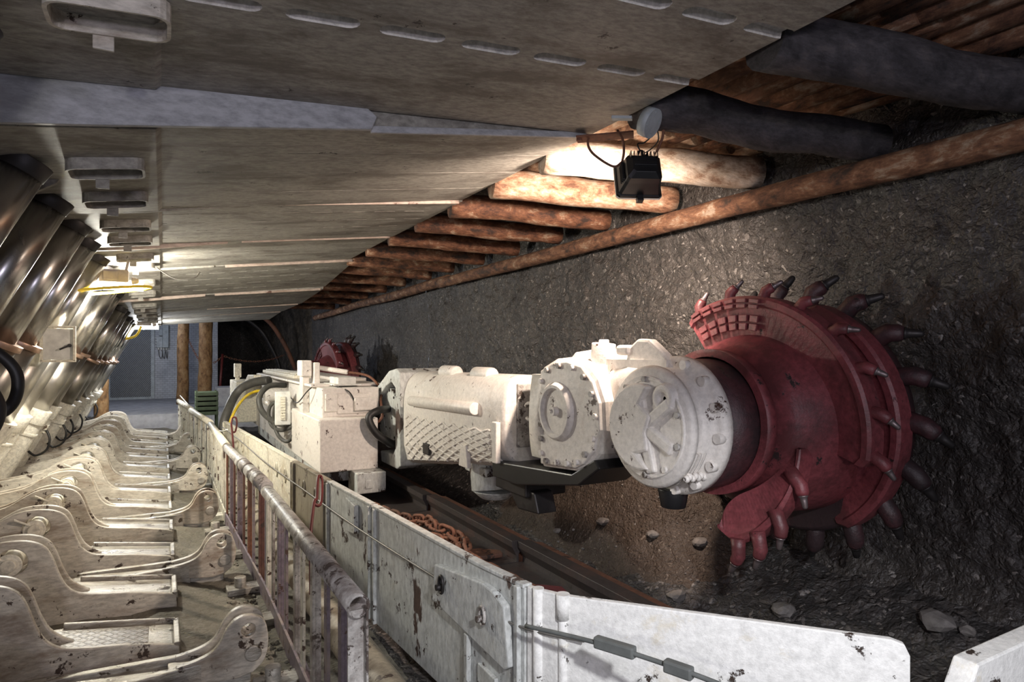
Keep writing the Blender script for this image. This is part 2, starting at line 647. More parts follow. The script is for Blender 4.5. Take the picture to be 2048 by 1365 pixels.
ORD = ['first', 'second', 'third', 'fourth', 'fifth', 'sixth', 'seventh', 'eighth', 'ninth', 'tenth', 'eleventh', 'twelfth',
       'thirteenth', 'fourteenth', 'fifteenth', 'sixteenth', 'seventeenth', 'eighteenth', 'nineteenth', 'twentieth']
rnd = random.Random(7)

# ------------------------------------------------------------------ setting: coal face, floors, roof rock, roadway


def grid(u0, u1, v0, v1, du, fn):
    nu, nv = int((u1-u0)/du)+1, int((v1-v0)/du)+1
    vs, fs = [], []
    for j in range(nv):
        for i in range(nu):
            vs.append(fn(u0+(u1-u0)*i/(nu-1), v0+(v1-v0)*j/(nv-1)))
    for j in range(nv-1):
        for i in range(nu-1):
            a = j*nu+i
            fs.append((a, a+1, a+nu+1, a+nu))
    return vs, fs


def lump(p, sc):
    d = noise.voronoi(Vector(p)*sc)[0]
    return d[0]


def wall_fn(y, z):
    p = Vector((3.1, y, z))
    x = 3.12+.07*noise.noise(p*1.1)+.03*noise.noise(p*4)
    x += .022*lump(p, 14)+.010*noise.cell(p*14+Vector((0, noise.noise(p*9), noise.noise(p*11))))+.009*noise.noise(p*28)
    x += .10*math.exp(-((y-2.1)/.75)**2-((z-1.25)/.75)**2)          # scooped by the drum
    x -= max(0, .55-z)*.55
    return (x, y, z)


v_, f_ = grid(.1, 8, -.1, 3.05, .024, wall_fn)
mb = MB().add(v_, f_, True)
v_, f_ = grid(8, 15.6, -.1, 3.05, .06, wall_fn)
mb.add(v_, f_, True)
v_, f_ = grid(-2.5, .1, -.1, 3.05, .12, wall_fn)
mb.add(v_, f_, True)
struct(mb.build('wall_right', COAL, origin=(3.1, 0, 0)))


def face_floor(x, y):
    p = Vector((x, y, 0))
    z = .06+max(0, x-2.15)*.42
    z += .22*math.exp(-((x-2.8)/.45)**2-((y-3.5)/.8)**2)
    z -= .10*math.exp(-((x-2.45)/.4)**2-((y-1.9)/.8)**2)
    z += .05*noise.noise(p*2.2)+.02*noise.noise(p*7)+.022*(1-lump(p, 11))
    return (x, y, z)


v_, f_ = grid(.75, 3.2, -.5, 9, .03, face_floor)
v2, f2 = grid(.75, 3.2, 8.95, 14.1, .08, face_floor)
struct(MB().add(v_, f_, True).add(v2, f2, True).build('floor_face_side', COALF, origin=(2, 4, 0)))


def walk_floor(x, y):
    p = Vector((x, y, 0))
    k = min(1, max(0, (.30-x)/.35))
    return (x, y, .075+.06*k*k*(3-2*k)+.018*noise.noise(p*3)+.010*noise.noise(p*9)+.006*noise.noise(p*24))


v_, f_ = grid(-2.3, 1.0, .5, 14.02, .035, walk_floor)
struct(MB().add(v_, f_, True).build('floor', DUST, origin=(0, 7, 0)))
mb = MB().bx(-6, 6, 14.0, 24, -.2, .40)
struct(mb.build('floor_roadway', FLOORR))
v_, f_ = grid(-2.6, 3.3, -2.5, 15.6, .09, lambda x, y: (x, y, 2.98+.06*noise.noise(Vector((x, y, 0))*2)+.03*lump((x, y, 0), 6)))
struct(MB().add(v_, f_, True).build('ceiling', COAL, origin=(0, 6, 3)))
struct(MB().bx(-2.7, -2.55, -2.5, 15, -.2, 3.1).build('wall_left', DARKST))

# roadway behind the face
struct(MB().bx(-3.4, 1.30, 18.7, 18.95, .1, 3.0).build('wall_back', WALLW))
struct(MB().bx(1.30, 6, 22.8, 23.0, 0, 3.2).build('wall_back_roadway', COALF))
struct(MB().bx(-3.6, -3.4, 14, 19, 0, 3.2).build('wall_left_roadway', WALLW))
struct(MB().bx(-3.6, 6, 14.2, 23, 2.85, 3.0).build('ceiling_roadway', COALF))


def stone_fn(y, z):
    p = Vector((3.3, y, z))
    return (3.12+.25*(z-1.2)*(1 if z < 1.2 else -.6)*-1*.3+.10*lump(p, 3.3)+.05*noise.noise(p*6), y, z)


v_, f_ = grid(15.45, 22.9, .2, 3.0, .07, stone_fn)
struct(MB().add(v_, f_, True).build('wall_right_roadway', STONE, origin=(3.3, 18, 0)))



def mound(x, y):
    p = Vector((x, y, 0))
    k = min(1, max(0, (x-2.2)/.9))
    h = .50*k*k*(3-2*k)*math.exp(-((y-3.75)/1.05)**4)
    return (x, y, face_floor(x, y)[2]-.06+h+.02*noise.noise(p*6)+.012*noise.noise(p*17))


v_, f_ = grid(2.2, 3.02, 2.2, 5.2, .03, mound)
tag(MB().add(v_, f_, True).build('fines_heap', FINES, origin=(2.7, 3.7, 0)), 'brown heap of coal fines against the face below the white arm', 'heap', kind='stuff')

# ------------------------------------------------------------------ hydraulic roof supports
CACHE = {}
SHELL = [  # y of near edge, tip z, tip x, slope
    (.96, 2.64, 1.79, .080), (2.45, 2.64, 1.79, .144), (3.94, 2.635, 1.80, .122), (5.43, 2.63, 1.80, .118),
    (6.92, 2.54, 1.86, .115), (8.41, 2.385, 1.84, .10), (9.90, 2.322, 1.82, .09), (11.40, 2.27, 1.80, .08)]
ROLL = [0, 0, 0, -.01, -.105, -.06, -.02, -.05]
SHLABEL = [
    'nearest roof support, its broad slotted grey canopy filling the top of the picture',
    'second roof support, grey-brown canopy with three long grooves and two welded pockets',
    'third roof support, pale slitted canopy just in front of the yellow-ringed lamp',
    'fourth roof support, carrying the walkway lamp with the yellow cable ring',
    'fifth roof support, directly behind the lamp with the yellow cable ring',
    'sixth roof support, low canopy with a pinkish edge strip',
    'seventh roof support, next to last before the bright far lamp',
    'farthest roof support, its low canopy lit by the bright far lamp']


def cached(key, fn, name, mat, parent, bevel=0, holes=None):
    if key in CACHE:
        src = CACHE[key]
        o = src.copy()
        o.name = name
        COL.objects.link(o)
        ORG[o.name] = ORG[parent.name]
        o.parent = parent
        return o
    o = fn().build(name, mat, parent, bevel=0)
    if holes:
        cut(o, holes)
    if bevel:
        b = o.modifiers.new('bevel', 'BEVEL')
        b.width = bevel
        b.segments = 2
        b.limit_method = 'ANGLE'
        b.angle_limit = radians(35)
    CACHE[key] = o
    return o


HUMP = [(-1.9, .03), (-1.9, .40), (-1.25, .45), (-1.05, .48), (-.95, .51), (-.87, .56), (-.79, .60), (-.70, .612), (-.61, .60), (-.545, .56),
        (-.51, .49), (-.485, .41), (-.45, .335), (-.395, .29), (-.30, .268), (-.15, .248), (.03, .210), (.07, .196), (.075, .10), (.0, .03)]


def rounded(pts, a, b, k=4):
    P = smooth_path([(p[0], p[1], 0) for p in pts[a:b]], k)
    return pts[:a]+[(p.x, p.y) for p in P]+pts[b:]


HUMP2 = HUMP[:13]+[(-.40, .285), (-.36, .262), (-.36, .03)]



CLEV = [(.05, .15), (.05, .215), (.13, .228), (.19, .25), (.225, .285), (.25, .335), (.285, .375), (.335, .39), (.385, .378), (.418, .345),
        (.43, .29), (.43, .225), (.41, .165), (.365, .125), (.29, .11), (.18, .12)]
CLEV = rounded(CLEV, 1, 14)
HUMP = rounded(HUMP, 2, 17)
HUMP2 = rounded(HUMP2, 2, 15)


def shield(i):
    y0, zt, xt, sl = SHELL[i]
    yc = y0+.745
    root = thing('roof_support', (0, yc, 0), SHLABEL[i], 'roof support', 'row of hydraulic roof supports along the walkway')
    L = Vector((0, yc, 0))
    hw = .735 if i else .74
    xr = -1.0

    def zu(x):
        return zt-sl*(xt-x)
    m = MB()
    prof = [(xr, zu(xr)), (xt, zt), (xt+.005, zt+.035), (xt-.5, zu(xt-.5)+.14), (xt-1.1, zu(xt-1.1)+.24), (xr, zu(xr)+.26)]
    m.prism(prof, 'y', yc-hw, yc+hw)
    can = m.build('canopy', CANOPY, root)
    tilt = Matrix.Rotation(-math.atan(sl), 3, 'Y')
    c = MB()
    if i == 0:
        for yy in (1.787, 1.37):
            for k in range(7):
                xc = .13+k*.262
                if yy < 1.5 and xc > 1.75:
                    continue
                q = [(xc-.07, yy), (xc+.07, yy)]
                ring = [(xc+.072+.030*cos(t), yy+.030*sin(t)) for t in [(-.5+j/6)*pi for j in range(7)]]
                ring += [(xc-.072+.030*cos(t), yy+.030*sin(t)) for t in [(.5+j/6)*pi for j in range(7)]]
                vs = [(x, y, zu(x)-.02) for x, y in ring]+[(x, y, min(zu(x)+.034, zu(1.79)+.022)) for x, y in ring]
                n = len(ring)
                c.add(vs, [(a, (a+1) % n, n+(a+1) % n, n+a) for a in range(n)]+[tuple(range(n))[::-1], tuple(range(n, 2*n))])
    elif i == 1:
        for yy in (2.82, 3.17, 3.56):
            c.box(((xt+.05)/2+.35, yy, zu((xt+.05)/2+.35)), (1.62, .007, .03), tilt)
    else:
        for r, yy in enumerate((-.42, -.12, .18, .48)):
            for k in range(9):
                xc = -.15+k*.215+(.1 if r % 2 else 0)
                if xc < xt-.12:
                    c.box((xc, yc+yy, zu(xc)), (.15, .014, .04), tilt)
    cut(can, c, [SLOT if i == 0 else CANOPY])
    # side skirt that closes the gap to the nearer neighbour
    if i:
        yn = yc-hw
        drop = zu(-.5)-(SHELL[i-1][1]-SHELL[i-1][3]*(SHELL[i-1][2]+.5))
        m = MB()
        if i == 1:
            top = [(xr, zu(xr)+.2), (-.3, zu(-.3)+.19), (.1, zu(.1)+.16), (.25, zu(.25)+.12), (.70, zu(.70)+.075), (.74, zu(.74)+.04), (.72, zu(.72)-.002)]
            m.prism([(xr, zu(xr)-.02), (-.2, zu(-.2)-.02)][::1]+[(.72, zu(.72)-.01)]+top[::-1][1:], 'y', yn-.03, yn-.005)
        else:
            d0 = (0, 0, .05, .045, .02, .04, .03, .03)[i]
            m.prism([(xr, zu(xr)-d0), (-.1, zu(-.1)-d0*.95), (.45, zu(.45)-d0*.45), (.46, zu(.46)+.09), (xr, zu(xr)+.16)], 'y', yn-.012, yn+.02)
        m.build('side_shield', CANOPY_LIGHT if i == 1 else SKIRT if i in (3, 5) else CANOPY, root, bevel=.004)
        m = MB()
        x0 = .55 if i != 1 else .72
        m.bar((x0, yn-.006, zu(x0)-.004), (xt-.03, yn-.006, zt-.006), .018, .028)
        m.build('edge_strip', CANOPY_LIGHT if i == 1 else SKIRT, root, bevel=.004)
    # rear thickening plate with lifting pockets
    m = MB()
    m.prism([(xr, zu(xr)-.016), (-.02, zu(-.02)-.016), (.0, zu(0)+.003), (xr, zu(xr)+.003)], 'y', yc-hw+.02, yc+hw-.02)
    m.build('rear_plate', CANOPY, root, bevel=.003)
    pk = [(1.79, 1.96)] if i == 0 else [(yc-.36, yc-.19), (yc+.22, yc+.39)]
    for a, b in pk:
        pa, pb = (-.25, .02) if i == 0 else (-.32, -.06)
        if i == 0:
            a, b = 1.80, 1.955
        pts = []
        rr = .04
        for cx_, cy_, t0 in ((pb-rr, b-rr, 0), (pa+rr, b-rr, pi/2), (pa+rr, a+rr, pi), (pb-rr, a+rr, 1.5*pi)):
            for j in range(5):
                t = t0+j*pi/8
                pts.append((cx_+rr*cos(t), cy_+rr*sin(t)))
        n = len(pts)
        m = MB()
        cxm, cym = (pa+pb)/2, (a+b)/2
        rings = []
        for (dz, k) in ((.0, 0), (-.05, 0), (-.05, 1), (-.0, 1)):
            ring = []
            for x, y in pts:
                dx, dy = x-cxm, y-cym
                ln = sqrt(dx*dx+dy*dy)
                f = 1-k*.010/ln
                X, Y = cxm+dx*f, cym+dy*f
                ring.append((X, Y, zu(X)-.010+dz))
            rings.append(ring)
        m.loft(rings, cap=False, smooth=False)
        pr = m.build('lifting_pocket', CANOPY if i else BASEP, root)
        m = MB()
        xm = (pa+pb)/2-.02
        m.bx(xm-.024, xm+.024, b+.001, b+.011, zu(xm)-.095, zu(xm)-.03)
        m.build('tab', CANOPY if i else BASEP, pr, bevel=.002)
    # caving shield at the back
    m = MB()
    z1 = zu(xr)
    m.prism([(xr+.02, z1+.1), (xr+.02, z1-.06), (-1.74, .58), (-1.98, .45), (-2.03, .52), (-1.1, z1+.18)], 'y', yc-hw, yc+hw)
    m.build('caving_shield', BASEP, root, bevel=.006)
    # legs
    for li, yl in enumerate((-.31, .33)):
        top = Vector((-.45, yc+yl, zu(-.45)-.03))
        dr = Vector((-.51, 0, -1)).normalized()
        bot = top+dr*((top.z-.30)/-dr.z)
        ln = (bot-top).length

        def at(t):
            return top+dr*(ln*t)
        m = MB()
        m.cyl(at(.60), at(1), .125, n=28)
        m.cyl(at(.595), at(.66), .142, n=28)
        m.cyl(at(.70), at(.715), .135, n=28)
        leg = m.build('leg', BARREL, root, bevel=.006)
        m = MB()
        m.cyl(at(0), at(.36), .082, n=28)
        m.build('piston_rod', CHROME, leg)
        m = MB()
        m.cyl(at(.33), at(.62), .104, n=28)
        m.build('outer_tube', STEEL, leg)
        m = MB()
        m.cyl(at(.322), at(.338), .122, n=28)
        m.build('collar', COPPER, leg, bevel=.003)
        m = MB()
        m.cyl(top-dr*.03, top+dr*.03, .092, .084, n=24)
        m.build('socket_ring', DARKST, leg, bevel=.003)
        if (i+li) % 3 == 1:
            continue
        # valve block with hose on the barrel
        q = at(.74)+Vector((.12, -.03, .02))
        m = MB()
        m.box(q, (.07, .08, .09), Matrix.Rotation(.47, 3, 'Y'))
        m.cyl(q+Vector((.02, -.06, .0)), q+Vector((.02, .05, 0)), .022, n=12)
        m.build('valve_block', CREAM, leg, bevel=.005)
        m = MB()
        m.tube(smooth_path([q+Vector((.03, -.05, -.02)), q+Vector((.06, -.07, -.11)), q+Vector((.03, -.06, -.22)), q+Vector((-.06, -.05, -.27)),
                            q+Vector((-.12, -.05, -.22))]), .011, 8)
        m.build('hose', RUBBER, leg)
    # gusset between canopy and legs
    m = MB()
    m.prism([(-.95, zu(-.95)), (-.36, zu(-.36)), (-.38, zu(-.38)-.03), (-.92, zu(-.95)-.30)], 'y', yc-.02, yc+.01)
    m.build('gusset_plate', CANOPY, root, bevel=.003)
    # base: two pontoons, each a tray between two humped lug plates, pin through both
    for sgn in (-1, 1):
        yp = yc+sgn*.38

        def tray():
            t = MB()
            t.prism([(-1.9, .03), (-1.9, .28), (-.42, .262), (.04, .197), (.08, .18), (.075, .09), (.0, .03)], 'y', yp-.15, yp+.15)
            t.prism([(-.42, .2), (-.42, .285), (.06, .215), (.07, .12)], 'y', yp+.142, yp+.166)
            t.bar((.062, yp-.16, .192), (.062, yp+.16, .192), .028, .04)
            return t
        po = cached(('tray', sgn), tray, 'pontoon', TRAY, root, .006)
        if (i, sgn) in ((1, 1), (1, -1)):
            m = MB()
            m.prism([(-.44, .264), (-.06, .2105), (-.06, .2165), (-.44, .270)], 'y', yp-.10, yp+.10)
            m.build('tread_plate', TRAYT, po)
        for sd in (-1, 1):
            ya = yp-.155 if sd < 0 else yp-.025

            def plate():
                return MB().prism(HUMP if sd < 0 else HUMP2, 'y', ya-.016, ya+.016)
            hole = MB().cyl((-.69, ya-.1, .50), (-.69, ya+.1, .50), .070, n=24)
            cached(('lug', sgn, sd), plate, 'lug_plate', BASEP, root, .006, hole)

        def pin():
            t = MB()
            t.cyl((-.70, yp-.185, .49), (-.70, yp+.03, .49), .046, n=24)
            t.cyl((-.70, yp-.20, .49), (-.70, yp-.18, .49), .034, n=20)
            t.cyl((-.70, yp-.182, .49), (-.70, yp-.172, .49), .060, n=24)
            t.bar((-.72, yp-.18, .52), (-.80, yp-.20, .57), .016, .012)
            return t
        cached(('pin', sgn), pin, 'pin', CREAM, root, .004)
    # relay bar and its clevis

    def relay():
        t = MB()
        for s_ in (-1, 1):
            t.add([(-.75, yc+s_*.17, .10), (-.75, yc+s_*.13, .10), (-.75, yc+s_*.17, .20), (-.75, yc+s_*.13, .20),
                   (.16, yc+s_*.075, .08), (.16, yc+s_*.035, .08), (.16, yc+s_*.075, .215), (.16, yc+s_*.035, .215)],
                  [(0, 1, 3, 2), (4, 6, 7, 5), (0, 4, 5, 1), (2, 3, 7, 6), (0, 2, 6, 4), (1, 5, 7, 3)])
        t.add([(-.75, yc-.15, .12), (-.75, yc+.15, .12), (-.75, yc-.15, .20), (-.75, yc+.15, .20),
               (.16, yc-.06, .10), (.16, yc+.06, .10), (.16, yc-.06, .18), (.16, yc+.06, .18)],
              [(0, 1, 3, 2), (4, 6, 7, 5), (0, 4, 5, 1), (2, 3, 7, 6), (0, 2, 6, 4), (1, 5, 7, 3)])
        return t
    rb = cached('relay', relay, 'relay_bar', TRAY, root, .006)
    for sd in (-1, 1):
        def clev():
            return MB().prism(CLEV, 'y', yc+sd*.058-.018, yc+sd*.058+.018)
        hole = MB().cyl((.345, yc-.2, .322), (.345, yc+.2, .322), .031, n=20)
        cached(('clev', sd), clev, 'clevis_plate', BASEP, root, .005, hole)

    def cpin():
        t = MB()
        t.cyl((.365, yc-.092, .215), (.365, yc+.09, .215), .037, n=20)
        t.bx(.02, .36, yc-.05, yc+.05, .06, .20)
        return t
    cached('cpin', cpin, 'clevis_pin', TRAY, root, .006)
    for o in root.children_recursive:
        if ROLL[i] and o.name.split('.')[0] in ('canopy', 'side_shield', 'edge_strip', 'rear_plate', 'lifting_pocket', 'tab', 'gusset_plate'):
            for v in o.data.vertices:
                v.co.z += ROLL[i]*v.co.y
    return root


shields = [shield(i) for i in range(len(SHELL))]

# ------------------------------------------------------------------ roof timber over the face
def log(name, a, b, r, mat, label, cat, group=None, seed=0, taper=.08, n=14, segs=16, bend=.015):
    a, b = Vector(a), Vector(b)
    P, R = [], []
    for k in range(segs+1):
        t = k/segs
        p = a.lerp(b, t)
        o = Vector((noise.noise(Vector((seed*7.3, t*2.5, 1))), noise.noise(Vector((seed*7.3, t*2.5, 5))), noise.noise(Vector((seed*7.3, t*2.5, 9)))))
        P.append(p+o*bend)
        R.append(r*(1-taper*t)*(1+.05*noise.noise(Vector((seed*3.3, t*7, 2)))))
    m = MB()
    m.tube(P, r, n, rad=R)
    # knobbly surface
    for i, v in enumerate(m.v):
        c = P[i//n]
        d = v-c
        m.v[i] = c+d*(1+.07*noise.noise(v*9+Vector((seed, 0, 0)))+.03*noise.noise(v*30))
    return tag(m.build(name, mat, bevel=0), label, cat, group)


CROSS = [  # (x0,y0,z0) (x1,y1,z1) r material label
    ((1.83, 1.494, 2.685), (3.06, 1.2, 2.64), .105, WOODSHADE, 'grey cross log with shade in its colour at top right, nearest the camera'),
    ((1.83, 2.163, 2.685), (3.05, 1.83, 2.63), .10, WOODSHADE, 'dark crooked cross log just above the hanging floodlight'),
    ((1.797, 2.9019999999999997, 2.664), (3.04, 2.53, 2.64), .10, WOODPALE, 'brightly lit pale peeled cross log behind the hanging floodlight'),
    ((1.797, 3.5239999999999996, 2.661), (3.03, 3.22, 2.63), .095, WOODMOT, 'mottled orange and cream cross log, next beyond the brightly lit peeled log'),
    ((1.797, 4.151, 2.658), (3.03, 3.92, 2.62), .085, WOODX, 'reddish cross log, second beyond the brightly lit peeled log'),
    ((1.797, 4.853, 2.658), (3.03, 4.63, 2.62), .085, WOODX, 'reddish cross log, third beyond the brightly lit peeled log'),
    ((1.797, 5.547, 2.648), (3.03, 5.36, 2.61), .08, WOODX, 'brown cross log, fourth beyond the brightly lit peeled log'),
    ((1.797, 6.257, 2.648), (3.02, 6.1, 2.61), .08, WOODX, 'brown cross log, fifth beyond the brightly lit peeled log'),
    ((1.797, 6.998, 2.648), (3.02, 6.87, 2.61), .08, WOODX, 'brown cross log, sixth beyond the brightly lit peeled log'),
    ((1.797, 7.72, 2.645), (3.02, 7.6, 2.6), .08, WOODX, 'brown cross log, seventh beyond the brightly lit peeled log'),
    ((1.797, 8.677999999999999, 2.638), (3.02, 8.58, 2.6), .08, WOODX, 'brown cross log, eighth beyond the brightly lit peeled log'),
    ((1.797, 9.533, 2.603), (3.02, 9.45, 2.58), .08, WOODX, 'brown cross log, ninth beyond the brightly lit peeled log'),
    ((1.797, 10.533, 2.576), (3.02, 10.45, 2.56), .08, WOODX, 'brown cross log, tenth beyond the brightly lit peeled log'),
    ((1.797, 11.633, 2.559), (3.02, 11.55, 2.55), .08, WOODX, 'shadowed cross log above the far reddish drum'),
    ((1.797, 12.883, 2.536), (3.02, 12.8, 2.52), .08, WOODX, 'farthest cross log, at the dark end of the coal face')]
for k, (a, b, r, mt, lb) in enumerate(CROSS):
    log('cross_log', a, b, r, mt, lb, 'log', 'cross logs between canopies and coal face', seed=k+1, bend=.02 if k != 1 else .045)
log('stringer_pole', (2.98, -.4, 2.475), (3.0, 7.2, 2.45), .066, WOODY, 'long orange barked pole along the coal face under the near cross log ends',
    'pole', 'poles along the top of the coal face', seed=31, taper=.1, segs=50, bend=.05)
log('stringer_pole', (3.0, 7.0, 2.45), (3.0, 14.6, 2.38), .064, WOODY, 'pale far pole along the coal face, meeting the end of the orange pole',
    'pole', 'poles along the top of the coal face', seed=35, taper=.1, segs=40, bend=.05)
BAY = [(-.9, 1.45), (1.35, 2.75), (2.62, 3.55)]
BAYN = ['at the dark top right corner', 'above the dark crooked cross log', 'above the brightly lit peeled cross log']
for bi, (ya, yb) in enumerate(BAY):
    for k in range(12):
        x = 3.03-k*.135+rnd.uniform(-.015, .015)
        r = rnd.uniform(.052, .068)
        if k == 0:
            nm = 'roof pole tight against the coal face, '+BAYN[bi]
        else:
            nm = ORD[k]+' roof pole out from the coal face, '+BAYN[bi]
        z = 2.845+rnd.uniform(-.015, .03)-(.03 if bi > 2 else 0)
        dx = -.10 if bi < 3 else -.03
        log('roof_pole', (x-dx*.5, ya+rnd.uniform(-.1, .05), z), (x+dx*.5, yb+rnd.uniform(-.05, .12), z+rnd.uniform(-.01, .02)), r, WOODLITY if bi == 2 else WOODY, nm,
            'pole', 'roof poles above the cross logs', seed=100+bi*20+k, segs=10, n=10)

# ------------------------------------------------------------------ floodlight
fl = thing('floodlight', (1.87, 2.20, 2.33), 'black floodlight hanging on wire hooks from the canopy tip', 'floodlight')
m = MB()
c0 = Vector((1.90, 2.22, 2.41))
ang = radians(-24)
R = Matrix.Rotation(ang, 3, 'Z') @ Matrix.Rotation(radians(-20), 3, 'X')


def fp(x, y, z):
    return c0+R @ Vector((x, y, z))


def ringr(wd, ht, y, rr=.012):
    return [fp(x, y, z) for x, z in ((-wd+rr, -ht), (wd-rr, -ht), (wd, -ht+rr), (wd, ht-rr), (wd-rr, ht), (-wd+rr, ht), (-wd, ht-rr), (-wd, -ht+rr))]


m.loft([ringr(.055, .040, -.075), ringr(.078, .062, -.05), ringr(.082, .066, -.02), ringr(.098, .080, .045), ringr(.104, .086, .05), ringr(.104, .086, .068)],
       smooth=False)
m.box(fp(0, -.068, .0), (.10, .03, .022), R)
for k in range(9):
    m.box(fp(-.06+k*.015, -.055, .052), (.004, .05, .03), R)
for k in range(5):
    m.box(fp(-.088, .0+k*.012-.02, .0), (.012, .004, .09), R)
m.box(fp(0, .056, -.095), (.03, .03, .03), R)
m.cyl(fp(0, -.03, .07), fp(0, -.03, .10), .022, .014, 12)
body = m.build('housing', BLACK, fl, bevel=.003)
m = MB()
m.loft([ringr(.098, .080, .0685), ringr(.098, .080, .0725)], smooth=False)
m.build('glass', GLASS, fl)
m = MB()
m.loft([ringr(.107, .089, .058), ringr(.107, .089, .071), ringr(.099, .081, .071), ringr(.099, .081, .058)], cap=False, smooth=False)
m.build('rim', PLASTIC, fl)
m = MB()
m.tube(smooth_path([(1.83, 2.30, 2.62), (1.82, 2.25, 2.56), fp(-.075, -.02, .10), fp(-.085, -.01, .055)]), .006, 8)
m.build('hanger', RUST, fl)
m = MB()
m.tube(smooth_path([fp(-.085, -.01, .055), fp(-.12, .02, .052), (1.745, 2.36, 2.51), (1.73, 2.39, 2.56), (1.74, 2.40, 2.61)]), .006, 8)
m.build('hanger', RUST, fl)
m = MB()
m.tube(smooth_path([(1.96, 2.14, 2.63), (1.955, 2.14, 2.56), fp(.055, -.02, .06)]), .006, 8)
m.build('hanger', RUST, fl)
m = MB()
m.tube(smooth_path([fp(0, -.03, .10), fp(-.01, -.03, .14), fp(.03, -.02, .16), (1.925, 2.15, 2.59), (1.915, 2.16, 2.62)]), .0035, 6)
m.tube(smooth_path([fp(.01, -.03, .09), fp(.045, -.03, .11), (1.94, 2.15, 2.55), (1.93, 2.15, 2.61)]), .003, 6)
m.build('cable', RUBBER, fl)
m = MB()
cb = Vector((1.80, 2.05, 2.572))
nd = Vector((.35, -.75, -.45)).normalized()
m.cyl(cb-nd*.02, cb+nd*.02, .062, n=24)
for k in range(4):
    x, y, d = frame(nd)
    p = cb+nd*.02+x*(.047*cos(k*pi/2+.4))+y*(.047*sin(k*pi/2+.4))
    m.cyl(p, p+nd*.003, .006, n=8)
m.bar(cb+Vector((-.06, .04, .02)), cb+Vector((-.12, .1, .03)), .03, .012)
tag(m.build('junction_box', CABINET), 'round grey junction box at the canopy tip above the floodlight', 'junction box')
m = MB()
m.bar((1.70, 2.44, 2.60), (1.90, 2.27, 2.605), .09, .008)
m.cyl((1.70, 2.42, 2.585), (1.70, 2.42, 2.60), .014, n=10)
tag(m.build('tip_bracket', RUST, bevel=.002), 'brown steel strap bolted at the canopy tip left of the floodlight', 'bracket')

# ------------------------------------------------------------------ walkway lamps
def walklamp(c, label, ring):
    t = thing('walkway_lamp', c, label, 'lamp', 'tubular lamps of the walkway')
    c = Vector(c)
    m = MB()
    m.box(c+Vector((.02, 0, .06)), (.20, .12, .10))
    m.cyl(c+Vector((-.11, 0, .03)), c+Vector((-.16, 0, .03)), .045, .03, 16)
    m.cyl(c+Vector((.14, 0, .03)), c+Vector((.19, 0, .03)), .035, .022, 16)
    m.box(c+Vector((.0, -.064, .06)), (.10, .02, .07))
    m.bar(c+Vector((-.05, 0, .10)), c+Vector((-.08, .0, .20)), .02, .02)
    m.bar(c+Vector((.10, 0, .10)), c+Vector((.12, .0, .20)), .02, .02)
    m.build('casing', LGREY, t, bevel=.006)
    m = MB()
    m.cyl(c+Vector((-.21, .085, -.01)), c+Vector((.22, .085, -.01)), .034, n=20)
    m.build('glass_tube', GLOW, t)
    m = MB()
    if ring:
        pts = [c+Vector((-.02+.30*cos(a), .22*sin(a), -.055+.04*cos(a))) for a in [2*pi*k/36 for k in range(36)]]
        m.tube(pts, .0115, 8, closed=True)
    else:
        m.tube(smooth_path([c+Vector((-.02, -.05, .0)), c+Vector((-.10, -.08, -.16)), c+Vector((-.30, -.05, -.22))]), .02, 8)
    m.build('cable', YELLOW, t)
    return t


walklamp((-.36, 5.97, 2.15), 'grey walkway lamp with a yellow cable ring, under the fourth canopy', True)
walklamp((-.28, 11.85, 2.02), 'glaring far walkway lamp with a yellow cable tail, under the last canopy', False)
m = MB()
m.tube(smooth_path([(-.05, 6.3, 2.34), (.1, 6.4, 2.26), (.25, 6.45, 2.28), (.30, 6.5, 2.34)]), .006, 6)
tag(m.build('cable', WIRE), 'thin cable loop hanging below the canopy right of the yellow-ringed lamp', 'cable')

# control cabinet on the legs
cb = thing('control_cabinet', (-.67, 5.66, 1.52), 'small white control cabinet with open framed door among the legs', 'cabinet')
m = MB()
m.box((-.67, 5.72, 1.66), (.19, .09, .23))
m.build('body', PLASTIC, cb, bevel=.004)
m = MB()
for x in (-.10, .10):
    m.box((-.67+x, 5.66, 1.66), (.016, .03, .25))
for z in (-.125, .125):
    m.box((-.67, 5.66, 1.66+z), (.216, .03, .016))
m.build('door_frame', CREAM, cb, bevel=.002)
m = MB()
m.cyl((-.60, 5.665, 1.65), (-.60, 5.64, 1.65), .013, n=12)
m.bar((-.60, 5.645, 1.65), (-.66, 5.645, 1.62), .012, .012)
m.build('latch', DARKST, cb)

# hoses at the left edge, close to the camera
m = MB()
m.tube(smooth_path([(-.80, 3.0, 1.76), (-.62, 2.98, 1.66), (-.50, 2.97, 1.56), (-.475, 2.97, 1.47), (-.515, 2.98, 1.38), (-.64, 3.0, 1.34)], 8), .021, 12)
tag(m.build('hydraulic_hose', RUBBER), 'thick black hose loop at the left edge, bulging farther out', 'hose', 'black hoses at the left edge')
m = MB()
m.tube(smooth_path([(-.77, 2.75, 1.60), (-.58, 2.72, 1.54), (-.49, 2.70, 1.43), (-.515, 2.70, 1.32), (-.62, 2.72, 1.22)], 8), .025, 12)
tag(m.build('hydraulic_hose', RUBBER), 'thick black hose loop at the left edge, the lower one nearest the camera', 'hose', 'black hoses at the left edge')

